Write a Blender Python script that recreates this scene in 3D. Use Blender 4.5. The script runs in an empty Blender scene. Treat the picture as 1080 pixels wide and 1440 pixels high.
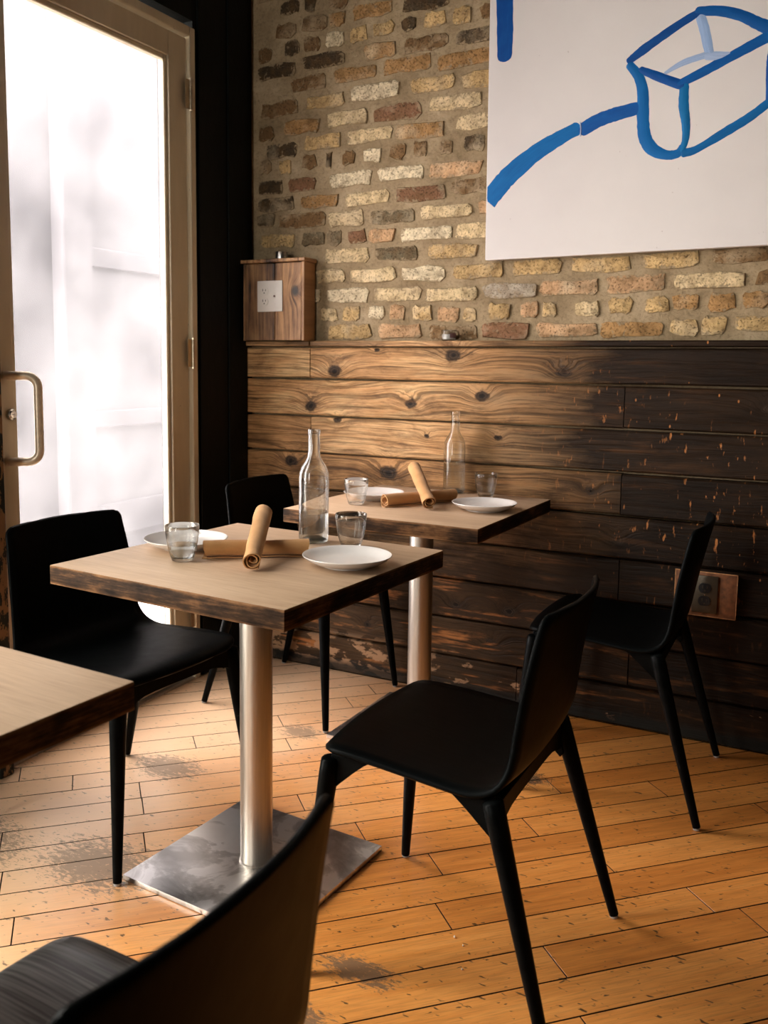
import bpy, bmesh, math, random
from mathutils import Vector, Matrix, noise as mnoise

scene = bpy.context.scene
COL = scene.collection

# ------------------------------------------------------------------ camera, sky, light, exposure
cam_data = bpy.data.cameras.new('camera')
cam = bpy.data.objects.new('camera', cam_data)
COL.objects.link(cam)
CAM_POS = Vector((0.30997, -2.90305, 1.17508))
YAW, PITCH, ROLL = 0.495766, -0.114356, 0.0105981
FOC, CX, CY = 1269.99, 498.814, 654.238
fwd = Vector((-math.sin(YAW) * math.cos(PITCH), math.cos(YAW) * math.cos(PITCH), math.sin(PITCH)))
rgt = Vector((math.cos(YAW), math.sin(YAW), 0))
upv = rgt.cross(fwd)
r2 = rgt * math.cos(ROLL) + upv * math.sin(ROLL)
u2 = -rgt * math.sin(ROLL) + upv * math.cos(ROLL)
mw = Matrix((r2, u2, -fwd)).transposed().to_4x4()
mw.translation = CAM_POS
cam.matrix_world = mw
cam_data.sensor_fit = 'AUTO'
cam_data.sensor_width = 36.0
cam_data.lens = FOC * 36.0 / 1440.0
cam_data.shift_x = (540 - CX) / 1440.0
cam_data.shift_y = (CY - 720) / 1440.0
cam_data.clip_start = 0.02
cam_data.dof.use_dof = True
cam_data.dof.focus_distance = 2.15
cam_data.dof.aperture_fstop = 6.3
scene.camera = cam

world = bpy.data.worlds.new('overcast_sky')
scene.world = world
world.use_nodes = True
bg = world.node_tree.nodes['Background']
bg.inputs['Color'].default_value = (1.0, 0.945, 0.88, 1)
bg.inputs['Strength'].default_value = 19.0

scene.view_settings.view_transform = 'Standard'
scene.view_settings.look = 'None'
scene.view_settings.exposure = 0.12
scene.view_settings.gamma = 1.0
scene.view_settings.use_curve_mapping = False
scene.cycles.max_bounces = 8
scene.cycles.diffuse_bounces = 4
scene.cycles.glossy_bounces = 4
scene.cycles.transmission_bounces = 8
scene.cycles.transparent_max_bounces = 12
scene.cycles.caustics_reflective = False
scene.cycles.caustics_refractive = True
scene.cycles.use_denoising = True
scene.cycles.sample_clamp_indirect = 6.0

WALL_X = -1.75        # inner face of the street wall
BRICK_Y = 0.045       # face of the brick wall; the planks stand at y = 0
CEIL = 3.05
X1, Y0 = 3.1, -5.4
# window openings in the street wall: (y0, y1, z0, z1)
OPEN_DOOR = (-1.19, -0.325, 0.0, 2.31)
WINS = [(-2.75, -1.85, 0.18, 2.8)]
FRONT_WIN = (-1.68, -1.0, 0.7, 2.6)      # x0, x1, z0, z1 in the wall behind the camera

def portal(y0, y1, z0, z1, x):
    l = bpy.data.lights.new('window_portal', 'AREA')
    l.shape = 'RECTANGLE'
    l.size, l.size_y = z1 - z0, y1 - y0
    l.cycles.is_portal = True
    o = bpy.data.objects.new('window_portal', l)
    COL.objects.link(o)
    o.location = (x, (y0 + y1) / 2, (z0 + z1) / 2)
    o.rotation_euler = (0, -math.pi / 2, 0)
    return o
portal(OPEN_DOOR[0], OPEN_DOOR[1], 0.05, 2.3, WALL_X - 0.14)
for w in WINS:
    portal(*w, WALL_X - 0.14)
fp = portal(FRONT_WIN[0], FRONT_WIN[1], FRONT_WIN[2], FRONT_WIN[3], 0)
fp.location = ((FRONT_WIN[0] + FRONT_WIN[1]) / 2, Y0 - .09, (FRONT_WIN[2] + FRONT_WIN[3]) / 2)
fp.rotation_euler = (0, -math.pi / 2, math.pi / 2)

# ------------------------------------------------------------------ node helpers
class Mat:
    def __init__(self, name):
        self.m = bpy.data.materials.new(name)
        self.m.use_nodes = True
        self.nt = self.m.node_tree
        self.nt.nodes.clear()
        self.out = self.nt.nodes.new('ShaderNodeOutputMaterial')
    def n(self, typ, ins=None, out=0, **props):
        nd = self.nt.nodes.new('ShaderNode' + typ)
        for k, v in props.items():
            setattr(nd, k, v)
        for k, v in (ins or {}).items():
            s = nd.inputs[k]
            if isinstance(v, bpy.types.NodeSocket):
                self.nt.links.new(v, s)
            else:
                if isinstance(v, (tuple, list)) and len(v) == 3 and s.type == 'RGBA':
                    v = (*v, 1)
                s.default_value = v
        return nd.outputs[out]
    def math(self, op, a, b=0.0, c=None, clamp=False):
        ins = {0: a, 1: b}
        if c is not None: ins[2] = c
        return self.n('Math', ins, operation=op, use_clamp=clamp)
    def vmath(self, op, a, b=(0, 0, 0), out=0):
        return self.n('VectorMath', {0: a, 1: b}, out=out, operation=op)
    def mix(self, f, a, b, blend='MIX'):
        nd = self.nt.nodes.new('ShaderNodeMix')
        nd.data_type = 'RGBA'; nd.blend_type = blend; nd.clamp_factor = True
        for idx, v in ((0, f), (6, a), (7, b)):
            s = nd.inputs[idx]
            if isinstance(v, bpy.types.NodeSocket): self.nt.links.new(v, s)
            else: s.default_value = (*v, 1) if isinstance(v, tuple) and len(v) == 3 else v
        return nd.outputs[2]
    def ramp(self, f, stops, interp='LINEAR'):
        nd = self.nt.nodes.new('ShaderNodeValToRGB')
        nd.color_ramp.interpolation = interp
        el = nd.color_ramp.elements
        while len(el) < len(stops): el.new(0.5)
        for e, (p, c) in zip(el, stops):
            e.position = p
            e.color = (c, c, c, 1) if not isinstance(c, tuple) else (*c, 1)
        self.nt.links.new(f, nd.inputs[0])
        return nd.outputs[0]
    def noise(self, v, scale, detail=4, rough=0.55, dist=0.0, out=0):
        return self.n('TexNoise', {'Vector': v, 'Scale': scale, 'Detail': detail, 'Roughness': rough, 'Distortion': dist}, out=out)
    def map(self, v, scale=(1, 1, 1), loc=(0, 0, 0), rot=(0, 0, 0)):
        return self.n('Mapping', {'Vector': v, 'Scale': scale, 'Location': loc, 'Rotation': rot})
    def pos(self): return self.n('NewGeometry', out=0)
    def objco(self): return self.n('TexCoord', out=3)
    def rnd(self): return self.nt_info().outputs['Random']
    def nt_info(self):
        if not hasattr(self, '_info'): self._info = self.nt.nodes.new('ShaderNodeObjectInfo')
        return self._info
    def objcol(self): return self.nt_info().outputs['Color']
    def bump(self, h, strength=0.3, dist=0.01):
        return self.n('Bump', {'Height': h, 'Strength': strength, 'Distance': dist})
    def done(self, **ins):
        nd = self.nt.nodes.new('ShaderNodeBsdfPrincipled')
        names = {'color': 'Base Color', 'rough': 'Roughness', 'metal': 'Metallic', 'normal': 'Normal', 'spec': 'Specular IOR Level',
                 'trans': 'Transmission Weight', 'ior': 'IOR', 'coat': 'Coat Weight', 'coatr': 'Coat Roughness', 'sheen': 'Sheen Weight', 'aniso': 'Anisotropic'}
        for k, v in ins.items():
            s = nd.inputs[names[k]]
            if isinstance(v, bpy.types.NodeSocket): self.nt.links.new(v, s)
            else: s.default_value = (*v, 1) if isinstance(v, tuple) and len(v) == 3 else v
        self.nt.links.new(nd.outputs[0], self.out.inputs[0])
        return self.m

def simple(name, color, rough=0.5, metal=0.0, spec=0.5, var=0.12, scale=30, bump=0.0):
    M = Mat(name)
    v = M.pos()
    f = M.noise(v, scale, 5)
    c = M.mix(M.ramp(f, [(0.3, 0.0), (0.7, 1.0)]), tuple(x * (1 - var) for x in color), tuple(min(1, x * (1 + var)) for x in color))
    kw = dict(color=c, rough=rough, metal=metal, spec=spec)
    if bump: kw['normal'] = M.bump(f, bump, 0.004)
    return M.done(**kw)

# ------------------------------------------------------------------ materials
KNOTS = [(-1.35, 1.139, .025), (-.881, 1.199, .025), (-1.45, 1.005, .022), (-1.039, 1.031, .02), (-.774, 1.063, .022),
         (-.495, 1.149, .022), (-1.122, .777, .03), (-1.535, .795, .025), (-1.336, .961, .016), (-.974, .918, .010),
         (-1.198, .204, .015), (-.656, .331, .022), (-.717, .208, .020), (-1.175, 1.217, .010), (-.852, .328, .02),
         (-.712, .926, .012), (-.395, .769, .015), (-.30, .62, .02), (.12, 1.05, .018)]

def plank_material():
    M = Mat('reclaimed_plank_wood')
    p = M.pos()
    x, y, z = (M.n('SeparateXYZ', {0: p}, out=i) for i in range(3))
    core = warp = None
    wob = M.vmath('ADD', p, M.vmath('MULTIPLY', M.vmath('SUBTRACT', M.noise(p, 38, 3, out=1), (.5, .5, .5)), (.022, 0, .022)))
    for kx, kz, r in KNOTS:
        d = M.vmath('SUBTRACT', wob, (kx, 0, kz))
        d = M.vmath('MULTIPLY', d, (0.95 / r, 0, 1.3 / r))
        d2 = M.vmath('DOT_PRODUCT', d, d, out=1)
        g = M.math('POWER', 2.718, M.math('MULTIPLY', d2, -0.16))
        w = M.math('MULTIPLY', g, r * 1.9)
        warp = w if warp is None else M.math('ADD', warp, w)
        core = d2 if core is None else M.math('MINIMUM', core, d2)
    rnd = M.rnd()
    zz = M.math('ADD', z, warp)
    wav = M.noise(M.n('CombineXYZ', {0: M.math('MULTIPLY', x, 1.6), 1: M.math('MULTIPLY', rnd, 37), 2: M.math('MULTIPLY', z, 5)}), 1.0, 2)
    zz = M.math('ADD', zz, M.math('MULTIPLY', wav, 0.09))
    gv = M.n('CombineXYZ', {0: M.math('MULTIPLY', x, 1.3), 1: M.math('MULTIPLY', rnd, 91), 2: M.math('MULTIPLY', zz, 62)})
    grain = M.noise(gv, 1.0, 4, 0.6)
    fine = M.noise(M.n('CombineXYZ', {0: M.math('MULTIPLY', x, 6), 1: rnd, 2: M.math('MULTIPLY', zz, 250)}), 1.0, 4, 0.65)
    blot = M.noise(M.map(p, (2.0, 1, 7)), 1.8, 6, 0.65)
    lines = M.ramp(grain, [(0.33, 1.0), (0.40, 0.75), (0.47, 0.10), (0.56, 0.0), (0.60, 0.55), (0.63, 0.1)])
    tone = M.math('ADD', M.math('MULTIPLY', blot, 0.75), M.math('MULTIPLY', M.math('SUBTRACT', rnd, 0.5), 0.22))
    dark = M.ramp(tone, [(0.16, (.004, .0021, .0012)), (0.36, (.012, .0062, .0031)), (0.55, (.028, .014, .006))])
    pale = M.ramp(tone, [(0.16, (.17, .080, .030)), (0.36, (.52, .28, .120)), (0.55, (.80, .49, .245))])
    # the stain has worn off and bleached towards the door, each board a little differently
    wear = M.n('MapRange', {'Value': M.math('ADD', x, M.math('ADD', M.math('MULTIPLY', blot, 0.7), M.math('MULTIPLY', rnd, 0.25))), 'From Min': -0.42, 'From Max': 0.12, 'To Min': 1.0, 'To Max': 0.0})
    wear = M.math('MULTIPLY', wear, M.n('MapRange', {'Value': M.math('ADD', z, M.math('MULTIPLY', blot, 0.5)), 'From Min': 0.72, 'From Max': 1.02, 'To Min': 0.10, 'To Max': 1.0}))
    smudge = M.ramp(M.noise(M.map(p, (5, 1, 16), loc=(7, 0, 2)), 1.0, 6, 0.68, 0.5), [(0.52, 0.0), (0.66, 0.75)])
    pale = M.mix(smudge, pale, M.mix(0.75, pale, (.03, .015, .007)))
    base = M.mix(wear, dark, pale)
    base = M.mix(0.5, base, M.objcol(), 'OVERLAY')
    c = M.mix(M.math('MULTIPLY', lines, 0.80), base, M.mix(0.82, base, (.010, .005, .002)))
    c = M.mix(M.math('MULTIPLY', M.ramp(fine, [(0.36, 1.0), (0.54, 0.0)]), 0.62), c, (.02, .010, .005))
    kn = M.ramp(core, [(0.0, 1.0), (0.006, 0.9), (0.0125, 0.0)])     # ramp input is clamped 0..1
    kn = M.ramp(M.math('MULTIPLY', core, 0.35), [(0.0, 1.0), (0.30, 0.92), (0.55, 0.0)])
    c = M.mix(kn, c, M.ramp(M.math('FRACT', M.math('MULTIPLY', core, 2.2)), [(0.2, (.010, .006, .004)), (0.7, (.045, .028, .017))]))
    # scrapes: raw orange wood where chairs and tables knock the boards, thickest low down and to the right
    sv = M.noise(M.map(p, (66, 1, 20), rot=(0, 0.15, 0)), 1.0, 3, 0.6)
    area = M.noise(M.map(p, (2.2, 1, 2.8), loc=(3.1, 0, .4)), 1.2, 2)
    rightness = M.n('MapRange', {'Value': x, 'From Min': -0.75, 'From Max': -0.1, 'To Min': 0.0, 'To Max': 1.0})
    scr = M.math('MULTIPLY', M.ramp(sv, [(0.615, 0.0), (0.68, 1.0)]), M.ramp(area, [(0.42, 0.0), (0.54, 1.0)]))
    scr = M.math('MULTIPLY', scr, M.math('ADD', 0.12, M.math('MULTIPLY', rightness, 0.88)))
    nick = M.n('TexVoronoi', {'Vector': M.map(p, (9, 1, 5.0)), 'Scale': 3.0, 'Randomness': 1.0}, out=0)
    nick = M.math('MULTIPLY', M.ramp(nick, [(0.055, 1.0), (0.085, 0.0)]), M.math('ADD', 0.15, M.math('MULTIPLY', rightness, 0.85)))
    scr = M.math('MAXIMUM', scr, nick)
    hz = M.noise(M.map(p, (3.0, 1, 46)), 1.0, 4, 0.6)
    low = M.n('MapRange', {'Value': z, 'From Min': 0.40, 'From Max': 0.46, 'To Min': 1.0, 'To Max': 0.22})
    rub = M.math('MULTIPLY', M.ramp(hz, [(0.52, 0.0), (0.62, 1.0)]), M.math('MULTIPLY', M.ramp(blot, [(0.47, 0.0), (0.58, 1.0)]), low))
    scr = M.math('MULTIPLY', scr, M.n('MapRange', {'Value': z, 'From Min': 0.30, 'From Max': 0.62, 'To Min': 0.08, 'To Max': 1.0}))
    rub = M.math('MULTIPLY', rub, M.math('SUBTRACT', 1.0, M.math('MULTIPLY', rightness, 0.85)))
    scr = M.math('MAXIMUM', scr, rub, clamp=True)
    c = M.mix(M.math('MULTIPLY', scr, 0.80), c, M.mix(hz, (.30, .095, .025), (.66, .27, .085)))
    # flaking pale paint on the lowest board
    fl = M.noise(M.map(p, (9, 1, 22)), 1.0, 5, 0.65)
    flm = M.math('MULTIPLY', M.ramp(M.math('SUBTRACT', fl, M.n('MapRange', {'Value': x, 'From Min': -1.15, 'From Max': -.55, 'To Min': 0.0, 'To Max': 0.15})), [(0.50, 0.0), (0.53, 1.0)]), M.n('MapRange', {'Value': z, 'From Min': 0.17, 'From Max': 0.11}))
    c = M.mix(M.math('MULTIPLY', flm, 0.8), c, (.46, .27, .15))
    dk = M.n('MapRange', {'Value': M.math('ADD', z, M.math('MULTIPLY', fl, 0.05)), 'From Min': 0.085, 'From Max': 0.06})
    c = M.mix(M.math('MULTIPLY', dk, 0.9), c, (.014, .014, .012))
    h = M.math('ADD', M.math('MULTIPLY', lines, -0.6), M.math('MULTIPLY', fine, 0.5))
    h = M.math('ADD', h, M.math('MULTIPLY', scr, -0.5))
    rough = M.math('ADD', 0.40, M.math('MULTIPLY', grain, 0.16))
    return M.done(color=c, rough=rough, spec=0.12, normal=M.bump(h, 0.6, 0.004))

def brick_material():
    M = Mat('old_common_brick')
    p = M.pos()
    c0 = M.objcol()
    n1 = M.noise(p, 22, 5, 0.65)
    n2 = M.noise(p, 150, 4, 0.7)
    c = M.mix(M.ramp(n1, [(0.34, 1.0), (0.60, 0.0)]), c0, M.mix(0.66, c0, (.14, .078, .03)))
    c = M.mix(M.ramp(M.noise(p, 9, 3), [(0.5, 0.0), (0.75, 0.55)]), c, (.70, .56, .37))
    pits = M.ramp(n2, [(0.36, 1.0), (0.42, 0.0)])
    c = M.mix(M.math('MULTIPLY', pits, 0.8), c, (.05, .032, .018))
    oc = M.n('TexCoord', out=0)
    gx, gz = M.n('SeparateXYZ', {0: oc}, out=0), M.n('SeparateXYZ', {0: oc}, out=2)
    ex = M.math('ABSOLUTE', M.math('SUBTRACT', gx, .5)); ez = M.math('ABSOLUTE', M.math('SUBTRACT', gz, .5))
    ed = M.math('MAXIMUM', M.math('MULTIPLY', M.math('SUBTRACT', ex, .38), 1.0), M.math('MULTIPLY', M.math('SUBTRACT', ez, .25), .6))
    smear = M.ramp(M.math('ADD', M.noise(p, 42, 5, 0.72, 0.8), M.math('MULTIPLY', M.math('MAXIMUM', ed, 0.0), 1.3)), [(0.60, 0.0), (0.66, 0.92)])
    c = M.mix(smear, c, (.33, .245, .148))
    h = M.math('ADD', M.math('MULTIPLY', n1, 0.7), M.math('MULTIPLY', M.ramp(n2, [(0.34, 0.0), (0.5, 1.0)]), 0.5))
    return M.done(color=c, rough=0.92, spec=0.2, normal=M.bump(h, 0.7, 0.006))

def mortar_material():
    M = Mat('old_lime_mortar')
    p = M.pos()
    n1 = M.noise(p, 7, 6, 0.65)
    n2 = M.noise(p, 90, 5, 0.7)
    c = M.ramp(n1, [(0.3, (.22, .155, .085)), (0.55, (.35, .26, .155)), (0.75, (.45, .345, .22))])
    c = M.mix(M.math('MULTIPLY', M.ramp(n2, [(0.35, 1.0), (0.5, 0.0)]), 0.35), c, (.08, .055, .032))
    h = M.math('ADD', M.math('MULTIPLY', n1, 1.2), M.math('MULTIPLY', n2, 0.5))
    return M.done(color=c, rough=0.95, spec=0.15, normal=M.bump(h, 0.6, 0.012))

def floor_material():
    M = Mat('worn_maple_floorboard')
    o = M.objco()
    p = M.pos()
    rnd = M.rnd()
    off = M.n('CombineXYZ', {0: M.math('MULTIPLY', rnd, 53), 1: M.math('MULTIPLY', rnd, 17), 2: 0.0})
    v = M.vmath('ADD', o, off)
    g1 = M.noise(M.map(v, (3.5, 55, 1)), 1.0, 5, 0.6)
    g2 = M.noise(M.map(v, (14, 260, 1)), 1.0, 3, 0.6)
    base = M.ramp(M.math('ADD', M.math('MULTIPLY', g1, 0.7), M.math('MULTIPLY', rnd, 0.3)), [(0.28, (.62, .205, .036)), (0.5, (.79, .295, .060)), (0.72, (.90, .38, .095))])
    c = M.mix(M.math('MULTIPLY', M.ramp(g2, [(0.35, 1.0), (0.55, 0.0)]), 0.3), base, (.22, .09, .026))
    # short dark nicks along the grain
    sp = M.noise(M.map(p, (34, 90, 1), rot=(0, 0, -0.5)), 1.0, 2, 0.5)
    dens = M.noise(p, 3.2, 2)
    specks = M.ramp(M.math('SUBTRACT', sp, M.math('MULTIPLY', dens, 0.09)), [(0.245, 1.0), (0.29, 0.0)])
    sp2 = M.ramp(M.noise(M.map(v, (36, 110, 1)), 1.0, 2), [(0.28, 1.0), (0.315, 0.0)])
    c = M.mix(M.math('MULTIPLY', M.math('MAXIMUM', specks, sp2), 0.78), c, (.055, .026, .010))
    # areas where the finish has worn through to grey wood
    worn = None
    for (wx, wy, rx, ry) in [(-1.16, -1.43, .22, .14), (-1.15, -.55, .10, .07), (-.45, -1.46, .12, .05), (-1.35, -.95, .16, .10), (-.86, -.12, .10, .06), (-.42, -.50, .08, .05), (-1.55, -1.5, .3, .15), (-.52, -1.62, .15, .05)]:
        d = M.vmath('MULTIPLY', M.vmath('SUBTRACT', p, (wx, wy, 0)), (1 / rx, 1 / ry, 0))
        g = M.math('POWER', 2.718, M.math('MULTIPLY', M.vmath('DOT_PRODUCT', d, d, out=1), -1.0))
        worn = g if worn is None else M.math('MAXIMUM', worn, g)
    wn = M.noise(M.map(p, (45, 110, 1), rot=(0, 0, -.785)), 1.0, 6, 0.75, 0.8)
    wm = M.ramp(M.math('ADD', M.math('MULTIPLY', worn, 0.36), M.math('MULTIPLY', wn, 0.8)), [(0.63, 0.0), (0.68, 1.0)])
    c = M.mix(M.math('MULTIPLY', wm, 0.6), c, (.16, .095, .055))
    # glare from the door put into the colour: boards turn paler to the left
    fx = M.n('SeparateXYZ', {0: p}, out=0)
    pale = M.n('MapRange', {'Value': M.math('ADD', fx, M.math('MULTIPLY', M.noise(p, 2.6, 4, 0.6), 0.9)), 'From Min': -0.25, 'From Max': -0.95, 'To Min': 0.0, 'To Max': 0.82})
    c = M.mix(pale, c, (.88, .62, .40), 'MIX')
    c = M.mix(M.math('MULTIPLY', M.math('MAXIMUM', specks, sp2), 0.6), c, (.055, .026, .010))
    c = M.mix(M.math('MULTIPLY', wm, 0.6), c, (.17, .105, .062))
    rough = M.math('ADD', 0.27, M.math('MULTIPLY', M.noise(p, 12, 4), 0.16))
    rough = M.math('ADD', rough, M.math('MULTIPLY', wm, 0.2))
    h = M.math('SUBTRACT', M.math('MULTIPLY', g2, 0.25), M.math('MULTIPLY', M.math('MAXIMUM', specks, wm), 0.6))
    return M.done(color=c, rough=rough, spec=0.6, coat=0.45, coatr=0.24, normal=M.bump(h, 0.25, 0.003))

def tabletop_material():
    M = Mat('matte_oak_table_top')
    o = M.objco()
    off = M.n('CombineXYZ', {0: M.math('MULTIPLY', M.rnd(), 9), 1: M.math('MULTIPLY', M.rnd(), 5), 2: 0.0})
    v = M.vmath('ADD', o, off)
    g1 = M.noise(M.map(v, (2.2, 26, 26)), 1.0, 6, 0.62)
    g2 = M.noise(M.map(v, (12, 300, 300)), 1.0, 3, 0.6)
    b = M.noise(v, 5, 3)
    c = M.ramp(M.math('ADD', M.math('MULTIPLY', g1, 0.6), M.math('MULTIPLY', b, 0.4)), [(0.3, (.42, .275, .170)), (0.5, (.53, .36, .23)), (0.7, (.61, .43, .285))])
    c = M.mix(M.math('MULTIPLY', M.ramp(g2, [(0.35, 1.0), (0.55, 0.0)]), 0.25), c, (.25, .15, .085))
    return M.done(color=c, rough=0.50, spec=0.35, normal=M.bump(g2, 0.12, 0.002))

def table_edge_material():
    M = Mat('scorched_table_edge')
    o = M.objco()
    off = M.n('CombineXYZ', {0: M.math('MULTIPLY', M.rnd(), 9), 1: M.math('MULTIPLY', M.rnd(), 5), 2: 0.0})
    v = M.vmath('ADD', o, off)
    b = M.noise(M.map(v, (7, 7, 14)), 1.0, 5, 0.62)
    g = M.noise(M.map(v, (18, 18, 260)), 1.0, 4, 0.6)
    t = M.math('ADD', M.math('MULTIPLY', b, 0.7), M.math('MULTIPLY', g, 0.3))
    z = M.n('SeparateXYZ', {0: o}, out=2)
    edge = M.n('MapRange', {'Value': M.math('ABSOLUTE', M.math('ADD', z, 0.021)), 'From Min': 0.014, 'From Max': 0.021, 'To Min': 0.0, 'To Max': 0.16})
    t = M.math('ADD', t, edge)
    c = M.ramp(t, [(0.40, (.012, .007, .005)), (0.50, (.040, .021, .011)), (0.60, (.15, .072, .030)), (0.76, (.36, .20, .10))])
    return M.done(color=c, rough=0.65, spec=0.08, normal=M.bump(g, 0.25, 0.003))

def steel_material(name, stains=False):
    M = Mat(name)
    o = M.objco()
    if stains:
        s = M.noise(o, 9, 5, 0.6, 0.8)
        g = M.noise(M.map(o, (6, 220, 220), rot=(0, 0, .5)), 1.0, 3)
        c = M.ramp(s, [(0.36, (.46, .44, .42)), (0.48, (.66, .64, .62)), (0.53, (.92, .90, .88)), (0.7, (.86, .84, .82))])
        r = M.math('ADD', 0.22, M.math('MULTIPLY', s, 0.2))
        return M.done(color=c, rough=r, metal=1.0, normal=M.bump(g, 0.06, 0.001))
    g = M.noise(M.map(o, (160, 160, 5)), 1.0, 3)
    c = M.ramp(g, [(0.3, (.46, .42, .37)), (0.7, (.55, .50, .45))])
    return M.done(color=c, rough=0.40, metal=1.0, normal=M.bump(g, 0.05, 0.001))

def chair_material(name, col, rough):
    M = Mat(name)
    o = M.objco()
    w = M.noise(M.map(o, (5, 120, 40)), 1.0, 4, 0.6)
    wn = M.noise(o, 26, 4, 0.6)
    c = M.mix(M.ramp(w, [(0.35, 0.0), (0.65, 1.0)]), tuple(x * 0.7 for x in col), tuple(x * 1.5 for x in col))
    r = M.math('ADD', rough, M.math('MULTIPLY', M.math('SUBTRACT', wn, 0.5), 0.12))
    return M.done(color=c, rough=r, spec=0.035, normal=M.bump(w, 0.12, 0.0012))

def glare_seat_material():  # greys hold the door glare painted onto a black seat
    M = Mat('glare_open_grain_seat')
    o = M.objco()
    w = M.noise(M.map(o, (4, 190, 40)), 1.0, 3, 0.55, 0.3)
    c = M.mix(M.ramp(w, [(0.40, 0.0), (0.60, 1.0)]), (.055, .055, .053), (.20, .197, .19))
    return M.done(color=c, rough=0.34, spec=0.5, normal=M.bump(w, 0.2, 0.0015))

def pane_material(name, tint, rough_mix, film):
    """architectural glass: see-through sheet with a surface reflection and, for FILM > 0, a thin milky film"""
    M = Mat(name)
    tr = M.n('BsdfTransparent', {'Color': tint})
    gl = M.n('BsdfGlossy', {'Color': (1, 1, 1), 'Roughness': rough_mix})
    fr = M.n('LayerWeight', {'Blend': 0.12}, out=0)
    s = M.n('MixShader', {0: M.math('MULTIPLY', fr, 0.6), 1: tr, 2: gl})
    if film:
        tl = M.n('BsdfTranslucent', {'Color': (.80, .78, .81)})
        f = M.math('ADD', film, M.math('MULTIPLY', M.math('SUBTRACT', M.noise(M.pos(), 2.5, 4), 0.5), 0.15))
        s = M.n('MixShader', {0: f, 1: s, 2: tl})
    M.nt.links.new(s, M.out.inputs[0])
    return M.m

def vessel_glass():
    M = Mat('clear_table_glass')
    gl = M.n('BsdfGlass', {'Color': (.985, .99, .985), 'Roughness': 0.0, 'IOR': 1.45})
    tr = M.n('BsdfTransparent', {'Color': (.97, .975, .97)})
    M.nt.links.new(M.n('MixShader', {0: 0.86, 1: tr, 2: gl}), M.out.inputs[0])
    return M.m

def cloth_material():
    M = Mat('tan_cotton_napkin')
    o = M.objco()
    wv = M.noise(M.map(o, (500, 500, 500)), 1.0, 2)
    n = M.noise(o, 18, 4)
    c = M.ramp(n, [(0.3, (.44, .225, .085)), (0.7, (.58, .315, .135))])
    h = M.math('ADD', M.math('MULTIPLY', wv, 0.25), M.noise(M.map(o, (60, 60, 60)), 1.0, 4))
    return M.done(color=c, rough=0.9, spec=0.15, sheen=0.15, normal=M.bump(h, 0.35, 0.003))

def stroke_material():
    M = Mat('blue_brush_paint')
    uv = M.n('UVMap')
    s = M.noise(M.map(uv, (2.0, 22, 1)), 1.0, 4, 0.6)
    l = M.noise(M.map(uv, (2.2, 1.2, 1)), 1.0, 2)
    c0 = M.objcol()
    c = M.mix(M.ramp(s, [(0.35, 0.55), (0.62, 0.0)]), c0, M.mix(0.55, c0, (.002, .03, .16)))
    c = M.mix(M.ramp(l, [(0.45, 0.0), (0.75, 0.4)]), c, M.mix(0.5, c0, (.015, .20, .55)))
    return M.done(color=c, rough=0.5, spec=0.15, normal=M.bump(s, 0.2, 0.002))

def canvas_material():
    M = Mat('primed_white_canvas')
    p = M.pos()
    n = M.noise(p, 3, 4)
    w = M.noise(M.map(p, (700, 1, 700)), 1.0, 2)
    c = M.ramp(n, [(0.3, (.70, .65, .63)), (0.7, (.76, .71, .685))])
    c = M.mix(M.ramp(M.noise(p, 60, 2), [(0.22, 0.5), (0.25, 0.0)]), c, (.45, .38, .34))
    return M.done(color=c, rough=0.8, spec=0.2, normal=M.bump(w, 0.15, 0.001))

def door_paint():
    M = Mat('worn_taupe_door_paint')
    p = M.pos()
    n = M.noise(M.map(p, (6, 6, 1.2)), 3.0, 5, 0.6)
    c = M.ramp(n, [(0.3, (.54, .455, .315)), (0.7, (.63, .54, .385))])
    ch = M.ramp(M.noise(p, 40, 4, 0.65), [(0.70, 0.0), (0.74, 0.6)])
    c = M.mix(ch, c, (.06, .032, .018))
    return M.done(color=c, rough=0.38, spec=0.5, normal=M.bump(n, 0.12, 0.004))

def peeling_paint(name, col, under, thr):
    M = Mat(name)
    p = M.pos()
    n = M.noise(M.map(p, (10, 10, 5)), 3.0, 6, 0.68)
    f = M.ramp(n, [(thr, 0.0), (thr + 0.02, 1.0)])
    c = M.mix(f, col, under)
    return M.done(color=c, rough=0.55, spec=0.12, normal=M.bump(n, 0.3, 0.006))

def box_wood():
    M = Mat('knotty_box_wood')
    p = M.pos()
    d = M.vmath('MULTIPLY', M.vmath('SUBTRACT', p, (-1.497, -.035, 1.432)), (1 / .019, 0, 1 / .024))
    d2 = M.vmath('DOT_PRODUCT', d, d, out=1)
    wp = M.math('MULTIPLY', M.math('POWER', 2.718, M.math('MULTIPLY', d2, -0.35)), 0.035)
    x, z = M.n('SeparateXYZ', {0: p}, out=0), M.n('SeparateXYZ', {0: p}, out=2)
    rnd = M.rnd()
    g = M.noise(M.n('CombineXYZ', {0: M.math('MULTIPLY', M.math('ADD', x, wp), 95), 1: M.math('MULTIPLY', rnd, 31), 2: M.math('MULTIPLY', z, 4)}), 1.0, 5, 0.6)
    b = M.noise(M.map(p, (14, 1, 7)), 1.0, 4)
    c = M.ramp(M.math('ADD', M.math('MULTIPLY', g, 0.55), M.math('MULTIPLY', b, 0.45)), [(0.38, (.040, .018, .008)), (0.46, (.24, .110, .043)), (0.62, (.60, .33, .145))])
    c = M.mix(M.ramp(M.math('MULTIPLY', d2, 0.4), [(0.1, 0.92), (0.45, 0.0)]), c, (.016, .014, .012))
    c = M.mix(0.9, c, M.objcol(), 'MULTIPLY')
    return M.done(color=c, rough=0.5, spec=0.5, normal=M.bump(g, 0.3, 0.004))

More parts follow.
